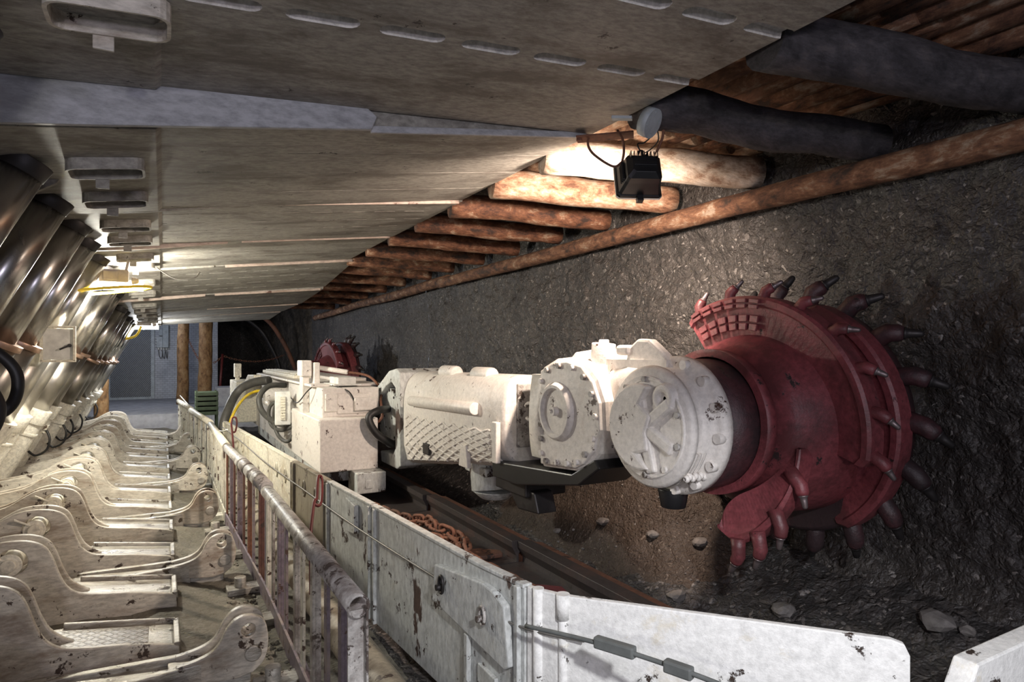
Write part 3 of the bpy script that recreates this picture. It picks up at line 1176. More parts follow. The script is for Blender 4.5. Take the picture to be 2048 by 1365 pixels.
# ------------------------------------------------------------------ guard fence
FX = [(2.0, .56), (4.1, .56), (6.1, .50), (8.3, .50), (12.7, .24)]
SEC = [(2.04, 4.10), (4.10, 6.12), (6.14, 8.30), (8.32, 10.5), (10.52, 12.6)]
SECL = ['nearest guard fence section, worn rail ending in an open tube, bare bars',
        'second guard fence section, dark sleeved rail over red and violet bars',
        'third guard fence section, white rail over tall white bars',
        'fourth guard fence section, cream and low, beside the shearer hoses',
        'farthest guard fence section, pale rail ending near the timber posts']
for si, (a, b) in enumerate(SEC):
    t = thing('guard_fence', (lerp(FX, (a+b)/2), (a+b)/2, .08), SECL[si], 'fence', 'guard fence along the conveyor')
    zr = .77 if si < 2 else .76
    m = MB()
    A, B = Vector((lerp(FX, a), a, zr)), Vector((lerp(FX, b), b, zr-.02))
    if si == 0:
        d = (B-A).normalized()
        x, y, _ = frame(d)
        n = 24
        rings = []
        for p, r in ((B, .038), (A, .038), (A, .031), (A+d*.35, .031)):
            rings.append([p+x*(r*cos(2*pi*k/n))+y*(r*sin(2*pi*k/n)) for k in range(n)])
        m.loft(rings, cap=True)
    else:
        m.cyl(A, B, .036, n=20)
        if si == 1:
            m.cyl(A.lerp(B, .02), A.lerp(B, .60), .043, n=20)
            for k in range(4):
                q = .1+k*.13
                m.cyl(A.lerp(B, q), A.lerp(B, q+.09), .0455, n=20)
    m.build('handrail', (RAIL, RAIL, CREAM, CREAM, FENCE1)[si], t)
    m = MB()
    m.bar((A.x-.01, a, .125), (B.x-.01, b, .125), .012, .10)
    m.bar((A.x+.02, a, .08), (B.x+.02, b, .08), .07, .012)
    m.build('bottom_rail', (FENCE3, FENCE3, FENCE1, FENCE1, FENCE1)[si], t)
    nb = int((b-a)/.205)
    for k in range(nb):
        yy = a+.03+(b-a-.06)*k/(nb-1)
        yy += rnd.uniform(-.03, .03) if 0 < k < nb-1 else 0
        x = lerp(FX, yy)
        m = MB()
        if k == 0 and si == 0:
            m.bx(x-.03, x+.03, yy-.006, yy+.004, .08, zr-.02)
            m.bx(x+.022, x+.03, yy-.04, yy+.006, .08, zr-.01)
        else:
            m.bx(x-.007, x+.007, yy-.025, yy+.025, .08, zr-.02)
            if k % 2:
                m.bx(x+.007, x+.03, yy-.025, yy-.018, .08, zr-.02)
        mt = (RAIL, FENCE3, FENCE3, RAIL, FENCE1)[k % 5] if si == 0 else (FENCE3, FENCE2, FENCE3, RUST, FENCE2)[k % 5] if si == 1 else FENCE1
        m.build('upright', mt, t, bevel=.002)
    for yy in [a+.25+k*.75 for k in range(int((b-a-.2)/.75)+1)]:
        m = MB()
        x = lerp(FX, yy)
        m.bx(x-.20, x+.0, yy-.06, yy+.06, .07, .11)
        m.cyl((x-.12, yy, .08), (x-.12, yy, .17), .035, n=16)
        m.build('foot_bracket', (TRAY if si < 2 else FENCE1), t, bevel=.004)

# duct between fence and spill plates
m = MB()
m.tube(smooth_path([(.80, .9, .22), (.79, 2.5, .22), (.72, 5, .22), (.62, 8, .22)]), .085, 18)
tag(m.build('pipe', PLATEG), 'grey pipe lying low between the guard fence and the spill plates', 'pipe')

# ------------------------------------------------------------------ spill plates
SX = [(1.95, 1.165), (2.3, 1.115), (4.3, .955), (6.2, .83), (8.4, .67), (10.2, .56)]
SPL = [(1.98, 3.40), (3.42, 4.22), (4.24, 5.10), (5.12, 6.95), (6.97, 8.45)]
SPLL = ['near light grey spill plate with a bolted cover patch, beside the open rail end',
        'grey-green spill plate holding the big red wire hook',
        'brown rusty spill plate, between two paler plates',
        'brightly lit white spill plate in front of the hose loops',
        'farthest white spill plate, by the small red hook']
for si, (a, b) in enumerate(SPL):
    xa, xb = lerp(SX, a), lerp(SX, b)
    t = thing('spill_plate', ((xa+xb)/2, (a+b)/2, .1), SPLL[si], 'spill plate', 'spill plates along the conveyor')
    mt = (PLATEW, PLATEW, PLATEG, CREAM, CREAM)[si]
    m = MB()
    n = 10
    ring0 = []
    pts = [(lerp(SX, a+(b-a)*k/n), a+(b-a)*k/n) for k in range(n+1)]
    rings = [[(x-.012, y, .12), (x+.012, y, .12), (x+.012, y, .75), (x-.012, y, .75)] for x, y in pts]
    m.loft(rings, smooth=False)
    m.build('plate', mt, t, bevel=.003)
    m = MB()
    rings = [[(x-.018, y, .742), (x+.022, y, .742), (x+.022, y, .757), (x-.018, y, .757)] for x, y in pts]
    m.loft(rings, smooth=False)
    m.build('top_edge', mt, t, bevel=.003)
    m = MB()
    if si == 0:
        P4 = [(2.62, .50), (2.60, .665), (2.20, .70), (2.13, .69), (2.06, .655), (2.03, .44), (2.06, .42)]
        vs = [(lerp(SX, y)-.013, y, z) for y, z in P4]+[(lerp(SX, y)-.044, y, z) for y, z in P4]
        n = len(P4)
        m.add(vs, [(k, (k+1) % n, n+(k+1) % n, n+k) for k in range(n)]+[tuple(range(n))[::-1], tuple(range(n, 2*n))])
        cv = m.build('cover_patch', PLATEW, t, bevel=.006)
        for yy, zz in ((2.52, .60), (2.19, .58)):
            x = lerp(SX, yy)-.044
            m = MB()
            m.tube([(x-.006, yy+.022*cos(q), zz+.036*sin(q)) for q in [2*pi*k/20 for k in range(20)]], .007, 8, closed=True)
            m.cyl((x, yy, zz-.01), (x-.03, yy, zz-.01), .013, n=12)
            m.build('eye_bolt', DARKST if yy > 2.4 else RAIL, cv)
        m = MB()
        m.bx(lerp(SX, 2.34)-.034, lerp(SX, 2.34)-.012, 2.325, 2.355, .12, .45)
        m.bx(lerp(SX, 2.2)-.03, lerp(SX, 2.2)-.012, 2.12, 2.27, .13, .36)
        m.build('rib', PLATEW, t, bevel=.004)
    elif si == 1:
        x = lerp(SX, 3.7)
        m.prism([(3.62, .55), (3.62, .715), (3.82, .725), (3.82, .52)], 'x', x-.038, x-.01)
        m.build('cover_patch', PLATEW, t, bevel=.005)
    else:
        for yy in (a+.25, a+.55):
            if yy < b-.1:
                x = lerp(SX, yy)
                m.tube([(x-.014, yy+.035*cos(q), .60+.055*sin(q)) for q in [2*pi*k/18 for k in range(18)]], .008, 6, closed=True)
        m.build('slot_rim', mt, t)
    for yy in (a+.03, b-.03):
        m = MB()
        x = lerp(SX, yy)
        m.bx(x-.03, x-.011, yy-.014, yy+.014, .12, .745)
        m.build('joint_strip', mt, t, bevel=.003)
# bent near panel
t = thing('spill_plate', (1.55, 1.5, .1), 'big white chipped panel angled across the bottom right of the picture', 'spill plate', 'spill plates along the conveyor')
PATH = [(1.165, 1.975), (1.185, 1.92), (1.215, 1.865), (1.25, 1.815), (1.93, 1.06)]
m = MB()
rings = []
for k, (x, y) in enumerate(PATH):
    p, q = PATH[max(k-1, 0)], PATH[min(k+1, len(PATH)-1)]
    d = Vector((q[0]-p[0], q[1]-p[1], 0)).normalized()
    nn = Vector((-d.y, d.x, 0))*.012
    if k == len(PATH)-1:
        rings.append([(x-d.x*.05-nn.x, y-d.y*.05-nn.y, .10), (x-d.x*.05+nn.x, y-d.y*.05+nn.y, .10), (x-d.x*.05+nn.x, y-d.y*.05+nn.y, .748), (x-d.x*.05-nn.x, y-d.y*.05-nn.y, .748)])
        rings.append([(x-d.x*.015-nn.x, y-d.y*.015-nn.y, .10), (x-d.x*.015+nn.x, y-d.y*.015+nn.y, .10), (x-d.x*.015+nn.x, y-d.y*.015+nn.y, .738), (x-d.x*.015-nn.x, y-d.y*.015-nn.y, .738)])
        rings.append([(x-nn.x, y-nn.y, .10), (x+nn.x, y+nn.y, .10), (x+nn.x, y+nn.y, .705), (x-nn.x, y-nn.y, .705)])
    else:
        rings.append([(x-nn.x, y-nn.y, .10), (x+nn.x, y+nn.y, .10), (x+nn.x, y+nn.y, .752), (x-nn.x, y-nn.y, .752)])
m.loft(rings, smooth=False)
m.build('plate', PANELW, t, bevel=.004)
m = MB()
m.cyl((1.175, 1.925, .12), (1.175, 1.925, .758), .020, n=14)
m.cyl((1.222, 1.838, .12), (1.222, 1.838, .70), .016, n=14)
m.cyl((1.222, 1.838, .67), (1.222, 1.838, .757), .024, n=14)
m.build('hinge_tube', PANELW, t)
# second panel in the lower right corner
t = thing('end_plate', (2.1, .88, .3), 'thick white plate with sloped corner in the lower right corner of the picture', 'plate')
m = MB()
m.prism([(1.885, .50), (1.885, .62), (1.975, .735), (2.55, .735), (2.55, .50)], 'y', .90, .965)
o = m.build('plate', PANELW, t, bevel=.006)
o.rotation_euler = (0, 0, 0)

# ------------------------------------------------------------------ conveyor
for k in range(6):
    a = 2.0+k*1.5
    b = a+1.485
    xo = lerp([(-.3, .10), (4, .0), (12, -.15)], (a+b)/2)
    lab = ['conveyor pan nearest the camera, with the rusty chain heap',
           'conveyor pan under the white arm motor', 'conveyor pan under the near end of the shearer body',
           'conveyor pan beneath the hose loops', 'conveyor pan under the far half of the shearer', 'farthest conveyor pan, below the reddish far drum'][k]
    t = thing('conveyor_pan', (1.6+xo, (a+b)/2, .1), lab, 'conveyor pan', 'pans of the armoured conveyor')
    m = MB()
    m.bx(1.22+xo, 1.98+xo, a, b, .24, .265)
    m.build('deck_plate', PANST, t)
    for s_, xx in ((-1, 1.22), (1, 1.98)):
        m = MB()
        x = xx+xo
        m.prism([(x-.03*s_, .12), (x+.03*s_, .12), (x+.05*s_, .20), (x+.015*s_, .26), (x+.015*s_, .31), (x+.05*s_, .36), (x+.05*s_, .40), (x-.035*s_, .40),
                 (x-.035*s_, .36), (x-.0*s_, .30), (x-.0*s_, .26)], 'y', a, b)
        m.build('side_rail', PANST, t, bevel=.003)
    m = MB()
    m.prism([(2.02+xo, .20), (2.02+xo, .385), (2.12+xo, .37), (2.22+xo, .22)], 'y', a, b)
    m.build('ramp_plate', RUST, t, bevel=.004)

ch = thing('scraper_chain', (1.65, 3.9, .27), 'rusty round-link chain heaped in the conveyor behind the spill plate', 'chain')


def link(c, d, up, L=.072, W=.034, r=.0125):
    d = Vector(d).normalized()
    u = Vector(up)
    u = (u-d*u.dot(d)).normalized()
    pts = []
    for k in range(8):
        a = -pi/2+pi*k/7
        pts.append(Vector(c)+d*(L*.5+W*cos(a)*.9)+u*(W*sin(a)))
    for k in range(8):
        a = pi/2+pi*k/7
        pts.append(Vector(c)+d*(-L*.5+W*cos(a)*.9)+u*(W*sin(a)))
    m = MB()
    m.tube(pts, r, 8, closed=True)
    return m


def lay_chain(cpath):
    sp = smooth_path(cpath, 40)
    acc = 0
    pos = [sp[0]]
    for p, q in zip(sp, sp[1:]):
        acc += (q-p).length
        if acc >= .078:
            pos.append(q)
            acc = 0
    for k in range(1, len(pos)-1):
        d = pos[k+1]-pos[k-1]
        link(pos[k], d, (0, 0, 1) if k % 2 else (1, .2, .25)).build('chain_link', RUST, ch)


lay_chain([(1.52, 5.4, .295), (1.64, 4.7, .31), (1.72, 4.40, .35), (1.68, 4.15, .37), (1.76, 3.95, .345), (1.70, 3.70, .36), (1.64, 3.50, .34), (1.72, 3.15, .31), (1.78, 2.75, .295), (1.82, 2.4, .295)])
lay_chain([(1.60, 4.40, .31), (1.61, 4.05, .325), (1.68, 3.85, .33), (1.62, 3.58, .315)])
for k, (y, l) in enumerate(((3.72, 'rusty scraper flight bar by the heaped chain'), (2.98, 'red scraper flight bar nearest the camera in the conveyor'))):
    m = MB()
    m.prism([(1.30, y+.03), (1.42, y+.07), (1.68, y+.09), (1.84, y+.05), (1.945, y-.05), (1.93, y-.12), (1.80, y-.11), (1.62, y-.07), (1.38, y-.05), (1.30, y-.04)], 'z', .268, .30)
    tag(m.build('scraper_flight', RED if k else RUST, bevel=.01), l, 'scraper bar', 'scraper flights in the conveyor')

# wires and hooks along the plates
m = MB()
m.tube(smooth_path([(.63, 8.35, .70), (.72, 7.3, .66), (.80, 6.0, .62), (.90, 4.7, .60), (.97, 3.55, .60), (1.09, 2.5, .585), (1.13, 2.02, .60), (1.25, 1.75, .62)]), .005, 6)
tag(m.build('signal_wire', WIRE), 'thin grey wire sagging along the front of the spill plates', 'wire')
m = MB()
m.tube(smooth_path([(.27, 12.5, .84), (.42, 10.5, .72), (.48, 9.0, .77), (.56, 7.9, .71), (.60, 7.3, .78)]), .008, 6)
tag(m.build('white_wire', PLASTIC), 'white wire drooping over the far fence rail', 'wire')
m = MB()
m.tube(smooth_path([(.60, 3.00, .48), (.603, 3.02, .62), (.61, 3.06, .73), (.655, 3.20, .855), (.675, 3.235, .868), (.70, 3.33, .935), (.718, 3.385, .950),
                    (.735, 3.40, .935), (.725, 3.345, .895), (.70, 3.25, .845), (.675, 3.20, .838), (.655, 3.20, .853)]), .008, 8)
tag(m.build('wire_hook', REDW), 'big dark red hook rod with a long loop, leaning over the worn fence rail', 'hook', 'red wire hooks')
m = MB()
m.tube(smooth_path([(.545, 5.98, .58), (.545, 6.0, .74), (.535, 6.03, .90), (.53, 6.05, .98), (.545, 6.08, 1.02), (.57, 6.08, 1.015), (.575, 6.06, .96), (.56, 6.04, .90), (.538, 6.03, .90)]), .008, 8)
tag(m.build('wire_hook', REDW), 'small dark red hook rod standing at the white rail farther back', 'hook', 'red wire hooks')
# blurred-looking cable with two clamps across the white panel
cc = thing('clamped_cable', (1.15, 1.3, .85), 'grey cable with two clamps crossing in front of the white panel', 'cable')
CP = [(1.09, 1.87, .66), (1.17, 1.63, .69), (1.25, 1.42, .70), (1.33, 1.18, .70), (1.42, .85, .68)]
m = MB()
m.tube(smooth_path(CP), .0075, 8)
m.build('cable', CLAMPG, cc)
for a, b in (((1.185, 1.60, .695), (1.235, 1.47, .70)), ((1.265, 1.375, .70), (1.295, 1.295, .70))):
    m = MB()
    m.bar(a, b, .03, .036)
    m.build('clamp', CLAMPG, cc, bevel=.006)

# ------------------------------------------------------------------ shearer
sh = thing('shearer', (1.5, 7.5, .3), 'white coal shearer with long ranging arm and red toothed cutting drums', 'mining machine')


def part(m, name, mat, bevel=0, parent=None):
    return m.build(name, mat, parent or sh, bevel=bevel)


# body
m = MB()
m.bx(1.20, 1.72, 5.62, 7.0, .54, 1.005)
m.bx(1.24, 1.95, 7.0, 10.6, .50, .95)
body = part(m, 'body', WHITE, .012)
m = MB()
m.bx(1.27, 1.80, 5.85, 7.6, 1.0, 1.27)
m.bx(1.40, 1.70, 5.83, 5.86, 1.03, 1.22)
up = part(m, 'upper_housing', WHITE, .012)
part(MB().bx(1.29, 1.40, 5.81, 5.85, 1.06, 1.22), 'cover_panel', WHITE, .01, up)
part(MB().bx(1.55, 1.76, 5.78, 5.85, 1.06, 1.18), 'cover_panel', WHITE, .01, up)
part(MB().bx(1.22, 1.9, 6.1, 9.9, 1.27, 1.295), 'top_deck', WHITE, .006)
part(MB().bx(1.33, 1.57, 7.6, 10.2, 1.295, 1.335), 'deck_plate', CREAM, .006)
part(MB().bx(1.62, 1.92, 6.7, 10.0, 1.29, 1.325), 'deck_plate', WHITE, .006)
part(MB().bx(1.30, 1.6, 9.0, 10.7, .95, 1.27), 'far_housing', WHITE, .006)
for k in range(5):
    part(MB().bx(1.36+k*.04, 1.375+k*.04, 7.7, 10.1, 1.335, 1.35), 'deck_slat', CREAM, .002)
m = MB()
m.bx(1.20, 1.27, 6.42, 6.56, 1.0, 1.36)
m.bx(1.185, 1.285, 6.38, 6.60, 1.36, 1.52)
m.bx(1.30, 1.36, 6.36, 6.50, 1.27, 1.50)
m.cyl((1.34, 6.45, 1.45), (1.62, 6.3, 1.40), .025, n=14)
part(m, 'guide_post', WHITE, .01)
m = MB()
m.bx(1.02, 1.08, 10.9, 11.0, .9, 1.42)
m.bx(1.0, 1.10, 10.86, 11.04, 1.20, 1.42)
part(m, 'guide_post', CREAM, .01)
m = MB()
m.bx(.96, 1.30, 10.2, 11.2, .55, 1.16)
m.prism([(10.3, 1.10), (9.7, 1.28), (9.0, 1.30), (9.0, 1.24), (9.6, 1.21), (10.2, .9)], 'x', 1.06, 1.16)
part(m, 'far_end_block', CREAM, .012)
# control panel
m = MB()
m.box((1.13, 7.12, 1.00), (.16, .07, .36), Matrix.Rotation(radians(-8), 3, 'Z'))
cp = part(m, 'control_panel', PLASTIC, .008)
m = MB()
m.box((1.125, 7.078, 1.0), (.05, .012, .25), Matrix.Rotation(radians(-8), 3, 'Z'))
for k in range(8):
    m.box((1.125, 7.072, .90+k*.029), (.045, .012, .012), Matrix.Rotation(radians(-8), 3, 'Z'))
part(m, 'key_strip', CREAM, 0, cp)
m = MB()
m.bx(1.45, 1.62, 6.0, 6.35, 1.295, 1.36)
m.bx(1.40, 1.66, 5.95, 6.40, 1.285, 1.30)
part(m, 'junction_tray', PLASTIC, .004)
m = MB()
m.cyl((1.10, 8.3, 1.07), (1.45, 8.3, 1.07), .09, n=20)
m.cyl((1.12, 8.0, .98), (1.12, 8.4, .98), .03, n=12)
part(m, 'pump', WHITE, .006)
# hoses of the body
HS = [(smooth_path([(.62, 8.6, .45), (.70, 8.7, .80), (.85, 8.9, 1.08), (1.02, 8.8, 1.20), (1.2, 8.6, 1.24)], 8), .055, HOSE),
      (smooth_path([(.66, 8.4, .5), (.76, 8.5, .82), (.90, 8.6, 1.02), (1.04, 8.5, 1.11), (1.15, 8.3, 1.10)], 8), .018, YELLOW),
      (smooth_path([(1.3, 8.0, 1.20), (1.10, 7.9, 1.20), (.98, 7.8, 1.08), (1.0, 7.7, .92), (1.10, 7.4, .82), (1.25, 7.1, .80)], 8), .032, HOSE),
      (smooth_path([(1.22, 7.2, 1.12), (1.10, 7.3, 1.05), (1.08, 7.4, .85), (1.12, 7.35, .68), (1.18, 7.1, .64), (1.24, 6.9, .78)], 8), .02, HOSE),
      (smooth_path([(1.22, 7.3, 1.10), (1.06, 7.5, 1.0), (1.06, 7.5, .80), (1.14, 7.3, .74), (1.24, 7.0, .82)], 8), .02, HOSE),
      (smooth_path([(1.2, 7.4, 1.05), (1.10, 7.45, .95), (1.11, 7.35, .84), (1.2, 7.2, .80)], 8), .012, YELLOW),
      (smooth_path([(1.62, 6.3, 1.40), (1.80, 6.2, 1.36), (1.86, 6.0, 1.24), (1.80, 5.8, 1.14), (1.78, 5.7, 1.0), (1.70, 5.75, .92), (1.58, 5.78, .90)], 8), .013, RUST),
      (smooth_path([(1.95, 5.9, 1.05), (1.72, 5.55, 1.08), (1.60, 5.50, 1.02), (1.66, 5.48, .88), (1.80, 5.5, .78), (1.95, 5.6, .72)], 8), .034, RUBBER),
      (smooth_path([(1.25, 6.1, 1.29), (1.20, 6.2, 1.22), (1.17, 6.5, 1.10), (1.18, 6.9, 1.12)], 8), .006, RUBBER),
      (smooth_path([(1.40, 6.0, 1.29), (1.50, 5.82, 1.24), (1.56, 5.82, 1.14)], 8), .006, RUBBER)]
for pth, r, mt in HS:
    part(MB().tube(pth, r, 12), 'hose', mt)
# skid under the body
m = MB()
m.bx(1.48, 1.74, 5.45, 5.75, .36, .54)
m.bx(1.55, 1.62, 5.44, 5.46, .40, .48)
m.bx(1.24, 1.7, 5.9, 10, .40, .52)
part(m, 'skid', PLATEW, .008)

# ranging arm: lofted casting along y
AX = 2.14


def sect(y, z0, z1, x0, x1, ex=3.2, n=28):
    cz, hz, cx, hx = (z0+z1)/2, (z1-z0)/2, (x0+x1)/2, (x1-x0)/2
    out = []
    for k in range(n):
        t = 2*pi*k/n
        c, s_ = cos(t), sin(t)
        out.append((cx+hx*math.copysign(abs(c)**(2/ex), c), y, cz+hz*math.copysign(abs(s_)**(2/ex), s_)))
    return out


m = MB()
m.loft([sect(5.36, .62, 1.425, 1.86, 2.30), sect(5.30, .61, 1.43, 1.85, 2.31), sect(4.4, .74, 1.445, 1.85, 2.30), sect(3.50, .88, 1.455, 1.86, 2.28), sect(3.46, .90, 1.44, 1.87, 2.26)])
arm = part(m, 'motor_housing', WHITE)
# hood around the motor end cover
m = MB()
outer = [(6.10, 1.21), (6.0, 1.26), (5.62, 1.43), (5.42, 1.455), (5.32, 1.42), (5.30, .60), (5.40, .56), (5.85, .56), (5.88, .66), (5.50, .68), (5.44, .74), (5.44, 1.28), (5.56, 1.33), (5.72, 1.28), (6.02, 1.12)]
m.prism(outer, 'x', 1.82, 2.28)
part(m, 'hood', PLATEW, .012, arm)
m = MB()
m.prism([(6.05, 1.20), (5.6, 1.40), (5.33, 1.40), (5.33, .60), (5.85, .62), (5.95, .8)], 'x', 2.05, 2.27)
part(m, 'inner_housing', DARKST, .01, arm)
m = MB()
yc_, zc_ = 5.80, .985
m.cyl((1.872, yc_, zc_), (2.06, yc_, zc_), .288, n=48)
m.tube([(1.872, yc_+.135*cos(a), zc_+.135*sin(a)) for a in [2*pi*k/32 for k in range(32)]], .004, 6, closed=True)
disc = part(m, 'end_cover', PLATEW, .006, arm)
for k in range(12):
    a = 2*pi*k/12+.2
    m = MB()
    m.cyl((1.873, yc_+.26*cos(a), zc_+.26*sin(a)), (1.866, yc_+.26*cos(a), zc_+.26*sin(a)), .012, n=8)
    part(m, 'cover_bolt', DARKST, 0, arm)
for k in range(6):
    a = 2*pi*k/6
    m = MB()
    m.cyl((1.873, yc_+.115*cos(a), zc_+.115*sin(a)), (1.867, yc_+.115*cos(a), zc_+.115*sin(a)), .009, n=8)
    part(m, 'cover_bolt', DARKST, 0, arm)
# pin welded on the housing
m = MB()
m.cyl((1.835, 5.06, 1.19), (1.835, 3.82, 1.22), .043, n=24)
part(m, 'guide_bar', WHITE, .006, arm)
# checker plate on the lower half of the housing
m = MB()


def shell(y, zb, zt_, x):
    return [(x, y, zt_), (x-.005, y, (zt_*2+zb)/3), (x-.002, y, (zt_+2*zb)/3), (x+.03, y, zb), (x+.08, y, zb-.03), (x+.09, y, zb-.02), (x+.04, y, zb+.02), (x+.02, y, (zt_+zb)/2), (x+.012, y, zt_)]


m.loft([shell(5.27, .66, 1.06, 1.845), shell(4.4, .78, 1.07, 1.843), shell(4.36, .79, 1.07, 1.843), shell(3.56, .90, 1.10, 1.85)], smooth=False)


def chk(y, v):
    q = [(5.27, .66, 1.06, 1.845), (4.4, .78, 1.07, 1.843), (3.56, .90, 1.10, 1.85)]
    for a, b in zip(q, q[1:]):
        if y >= b[0]-1e-6:
            k = (a[0]-y)/(a[0]-b[0])
            zb, zt_, x = [a[j]+(b[j]-a[j])*k for j in (1, 2, 3)]
            break
    off = lerp([(0, 0), (1/3, -.005), (2/3, -.002), (1, .03)], max(0, v))
    return Vector((x+off-.001, y, zt_+(zb-zt_)*v))


for sg in (1, -1):
    for k in range(-8, 20):
        run = []
        for j in range(31):
            v = j/30
            y = 3.1+k*.185+sg*v*.95
            if 3.60 < y < 5.24:
                run.append(chk(y, v))
        if len(run) > 1:
            m.tube(run, .0085, 5)
tp = part(m, 'checker_plate', WHITE, 0, arm)
m = MB()
m.box((1.838, 4.72, .83), (.02, .13, .09))
part(m, 'inspection_hole', DARKST, .008, arm)
part(MB().prism([(4.08, .80), (4.05, .94), (3.96, .96), (3.93, .80)], 'x', 1.828, 1.86), 'weld_strip', WHITE, .006, arm)
m = MB()
m.prism([(3.56, .90), (3.56, 1.16), (3.50, 1.16), (3.50, .90)], 'x', 1.825, 1.86)
part(m, 'weld_strip', WHITE, .006, arm)
for yy in (4.62, 4.02):
    part(MB().cyl((2.0, yy-.14, 1.44), (2.0, yy+.14, 1.44), .055, n=16), 'lifting_boss', WHITE, .02, arm)
# window with shaft
m = MB()
m.bx(2.08, 2.22, 3.0, 3.50, .96, 1.44)
m.bx(1.95, 2.09, 3.44, 3.47, 1.0, 1.40)
part(m, 'window_frame', RAIL, .006, arm)
m = MB()
x, y_ = 1.97, 3.30
m.tube([(x-.02, 3.30+.05*cos(a), 1.24+.05*sin(a)) for a in [pi*1.5*k/14+.6 for k in range(15)]], .012, 8)
m.cyl((1.94, 3.22, 1.25), (2.05, 3.22, 1.25), .045, n=16)
part(m, 'shaft_hook', RAIL, 0, arm)
# collar ring facing the window (C-shaped casting)
m = MB()
CCZ = 1.215
rings = []
for k in range(23):
    t = radians(-66+132*k/22)
    z = CCZ+.275*sin(t)
    x = 2.12-.285*sqrt(max(.05, 1-(sin(t)*.96)**2))
    y = 3.47-.36*cos(t)
    rings.append([(x, y, z), (x, 2.97, z), (x+.25, 2.97, z), (x+.05, y+.004, z)])
m.loft(rings)
part(m, 'collar_casting', WHITE, 0, arm)
# gearbox
GY, GZ = 2.78, 1.285
prof = [(3.02, 1.515), (2.88, 1.565), (2.74, 1.575), (2.60, 1.55), (2.50, 1.47), (2.44, 1.36), (2.43, 1.22), (2.49, 1.10), (2.58, 1.02), (2.66, .985), (3.02, .955)]
m = MB()
m.prism(prof, 'x', 1.865, 2.19)
gb = part(m, 'gearbox', WHITE, .02)
m = MB()
pin_ = [(2.78+(y-2.78)*.93, 1.27+(z-1.27)*.93) for y, z in prof]
m.prism(pin_, 'x', 1.845, 1.87)
part(m, 'gear_cover', WHITE, .008, gb)
m = MB()
prev = None
per = pin_+[pin_[0]]
cnt = 0
bolts = []
for (a, b) in zip(per, per[1:]):
    L = sqrt((a[0]-b[0])**2+(a[1]-b[1])**2)
    k = max(1, int(L/.085))
    for j in range(k):
        t = (j+.5)/k
        y = a[0]+(b[0]-a[0])*t
        z = a[1]+(b[1]-a[1])*t
        y, z = 2.78+(y-2.78)*.92, 1.27+(z-1.27)*.92
        bolts.append((y, z))
for y, z in bolts:
    mm = MB().hexb((1.845, y, z), (-1, 0, 0), .017, .016)
    mm.build('bolt', RAIL if rnd.random() < .5 else WHITE, gb)
m = MB()
m.lathe((1.85, 2.83, 1.285), (-1, 0, 0), [(-.01, .160), (.02, .155), (.035, .14), (.035, .125), (.012, .118), (.012, .0)], 40)
m.lathe((1.85, 2.83, 1.285), (-1, 0, 0), [(.008, .026), (.04, .024), (.04, .012), (.02, .012), (.02, 0)], 20)
part(m, 'bearing_cover', WHITE, 0, gb)
m = MB()
m.cyl((1.98, 2.62, 1.48), (1.98, 2.60, 1.645), .062, n=24)
m.cyl((1.98, 2.62, 1.46), (1.98, 2.615, 1.54), .085, .075, n=24)
m.hexb((1.98, 2.60, 1.645), (0, 0, 1), .03, .02)
part(m, 'filler_neck', WHITE, .005, gb)
m = MB()
m.prism([(3.05, 1.50), (2.92, 1.60), (2.70, 1.62), (2.64, 1.56)], 'x', 2.02, 2.20)
part(m, 'top_rib', WHITE, .012, gb)
# black guard under the arm
m = MB()
m.prism([(3.62, .90), (2.72, .965), (2.52, 1.07), (2.48, 1.03), (2.66, .915), (3.3, .80), (3.62, .80)], 'x', 1.86, 2.18)
part(m, 'belly_guard', BLACK, .008, gb)
m = MB()
m.cyl((2.08, 4.05, .88), (2.08, 4.0, .62), .17, n=24)
m.cyl((2.08, 4.0, .62), (2.08, 4.0, .56), .17, .10, n=24)
m.bx(1.93, 2.2, 3.86, 4.2, .74, .80)
part(m, 'lower_boss', PLATEW, .01, gb)
m = MB()
m.bx(1.95, 2.25, 3.35, 3.75, .70, .90)
m.prism([(3.7, .78), (3.3, .74), (3.25, .62), (3.5, .60)], 'x', 1.98, 2.12)
part(m, 'valve_block', DARKST, .01, gb)
# neck to the cutting end
m = MB()
m.loft([sect(2.60, 1.06, 1.52, 1.94, 2.19, 4), sect(2.40, 1.10, 1.545, 1.92, 2.19, 4), sect(2.15, 1.05, 1.52, 1.90, 2.19, 4)])
m.bx(1.96, 2.0, 2.12, 2.62, 1.50, 1.565)
nk = part(m, 'neck', WHITE)
# final-drive housing: axis along x
EY, EZ = 2.12, 1.275
m = MB()
m.lathe((1.85, EY, EZ), (1, 0, 0), [(0, 0), (0, .252), (.015, .266), (.035, .268), (.04, .245), (.085, .248), (.09, .258), (.125, .258), (.135, .285), (.15, .308), (.185, .31), (.19, .29), (.20, .0)], 48)
fd = part(m, 'final_drive', WHITE)
part(MB().cyl((2.03, EY, EZ), (2.30, EY, EZ), .295, n=48), 'drum_shaft', SHADERED, 0, fd)
m = MB()
m.lathe((1.848, EY, EZ), (-1, 0, 0), [(0, .225), (.008, .222), (.008, .0)], 40)
m.lathe((1.848, EY-.02, EZ), (-1, 0, 0), [(.0, .215), (.012, .214), (.012, .205), (.004, .2)], 40)
part(m, 'end_ring', WHITE, 0, fd)
kid = []
for k in range(16):
    t = radians(70+220*k/15)
    kid.append((EY-.19*cos(t)*1.05+.02, EZ+.19*sin(t)))
kid += [(EY+.03, EZ-.12), (EY-.045, EZ-.10), (EY-.03, EZ-.02), (EY-.06, EZ+.05), (EY+.01, EZ+.10)]
m = MB()
m.prism(kid, 'x', 1.806, 1.846)
part(m, 'kidney_cover', WHITE, .012, fd)
m = MB()
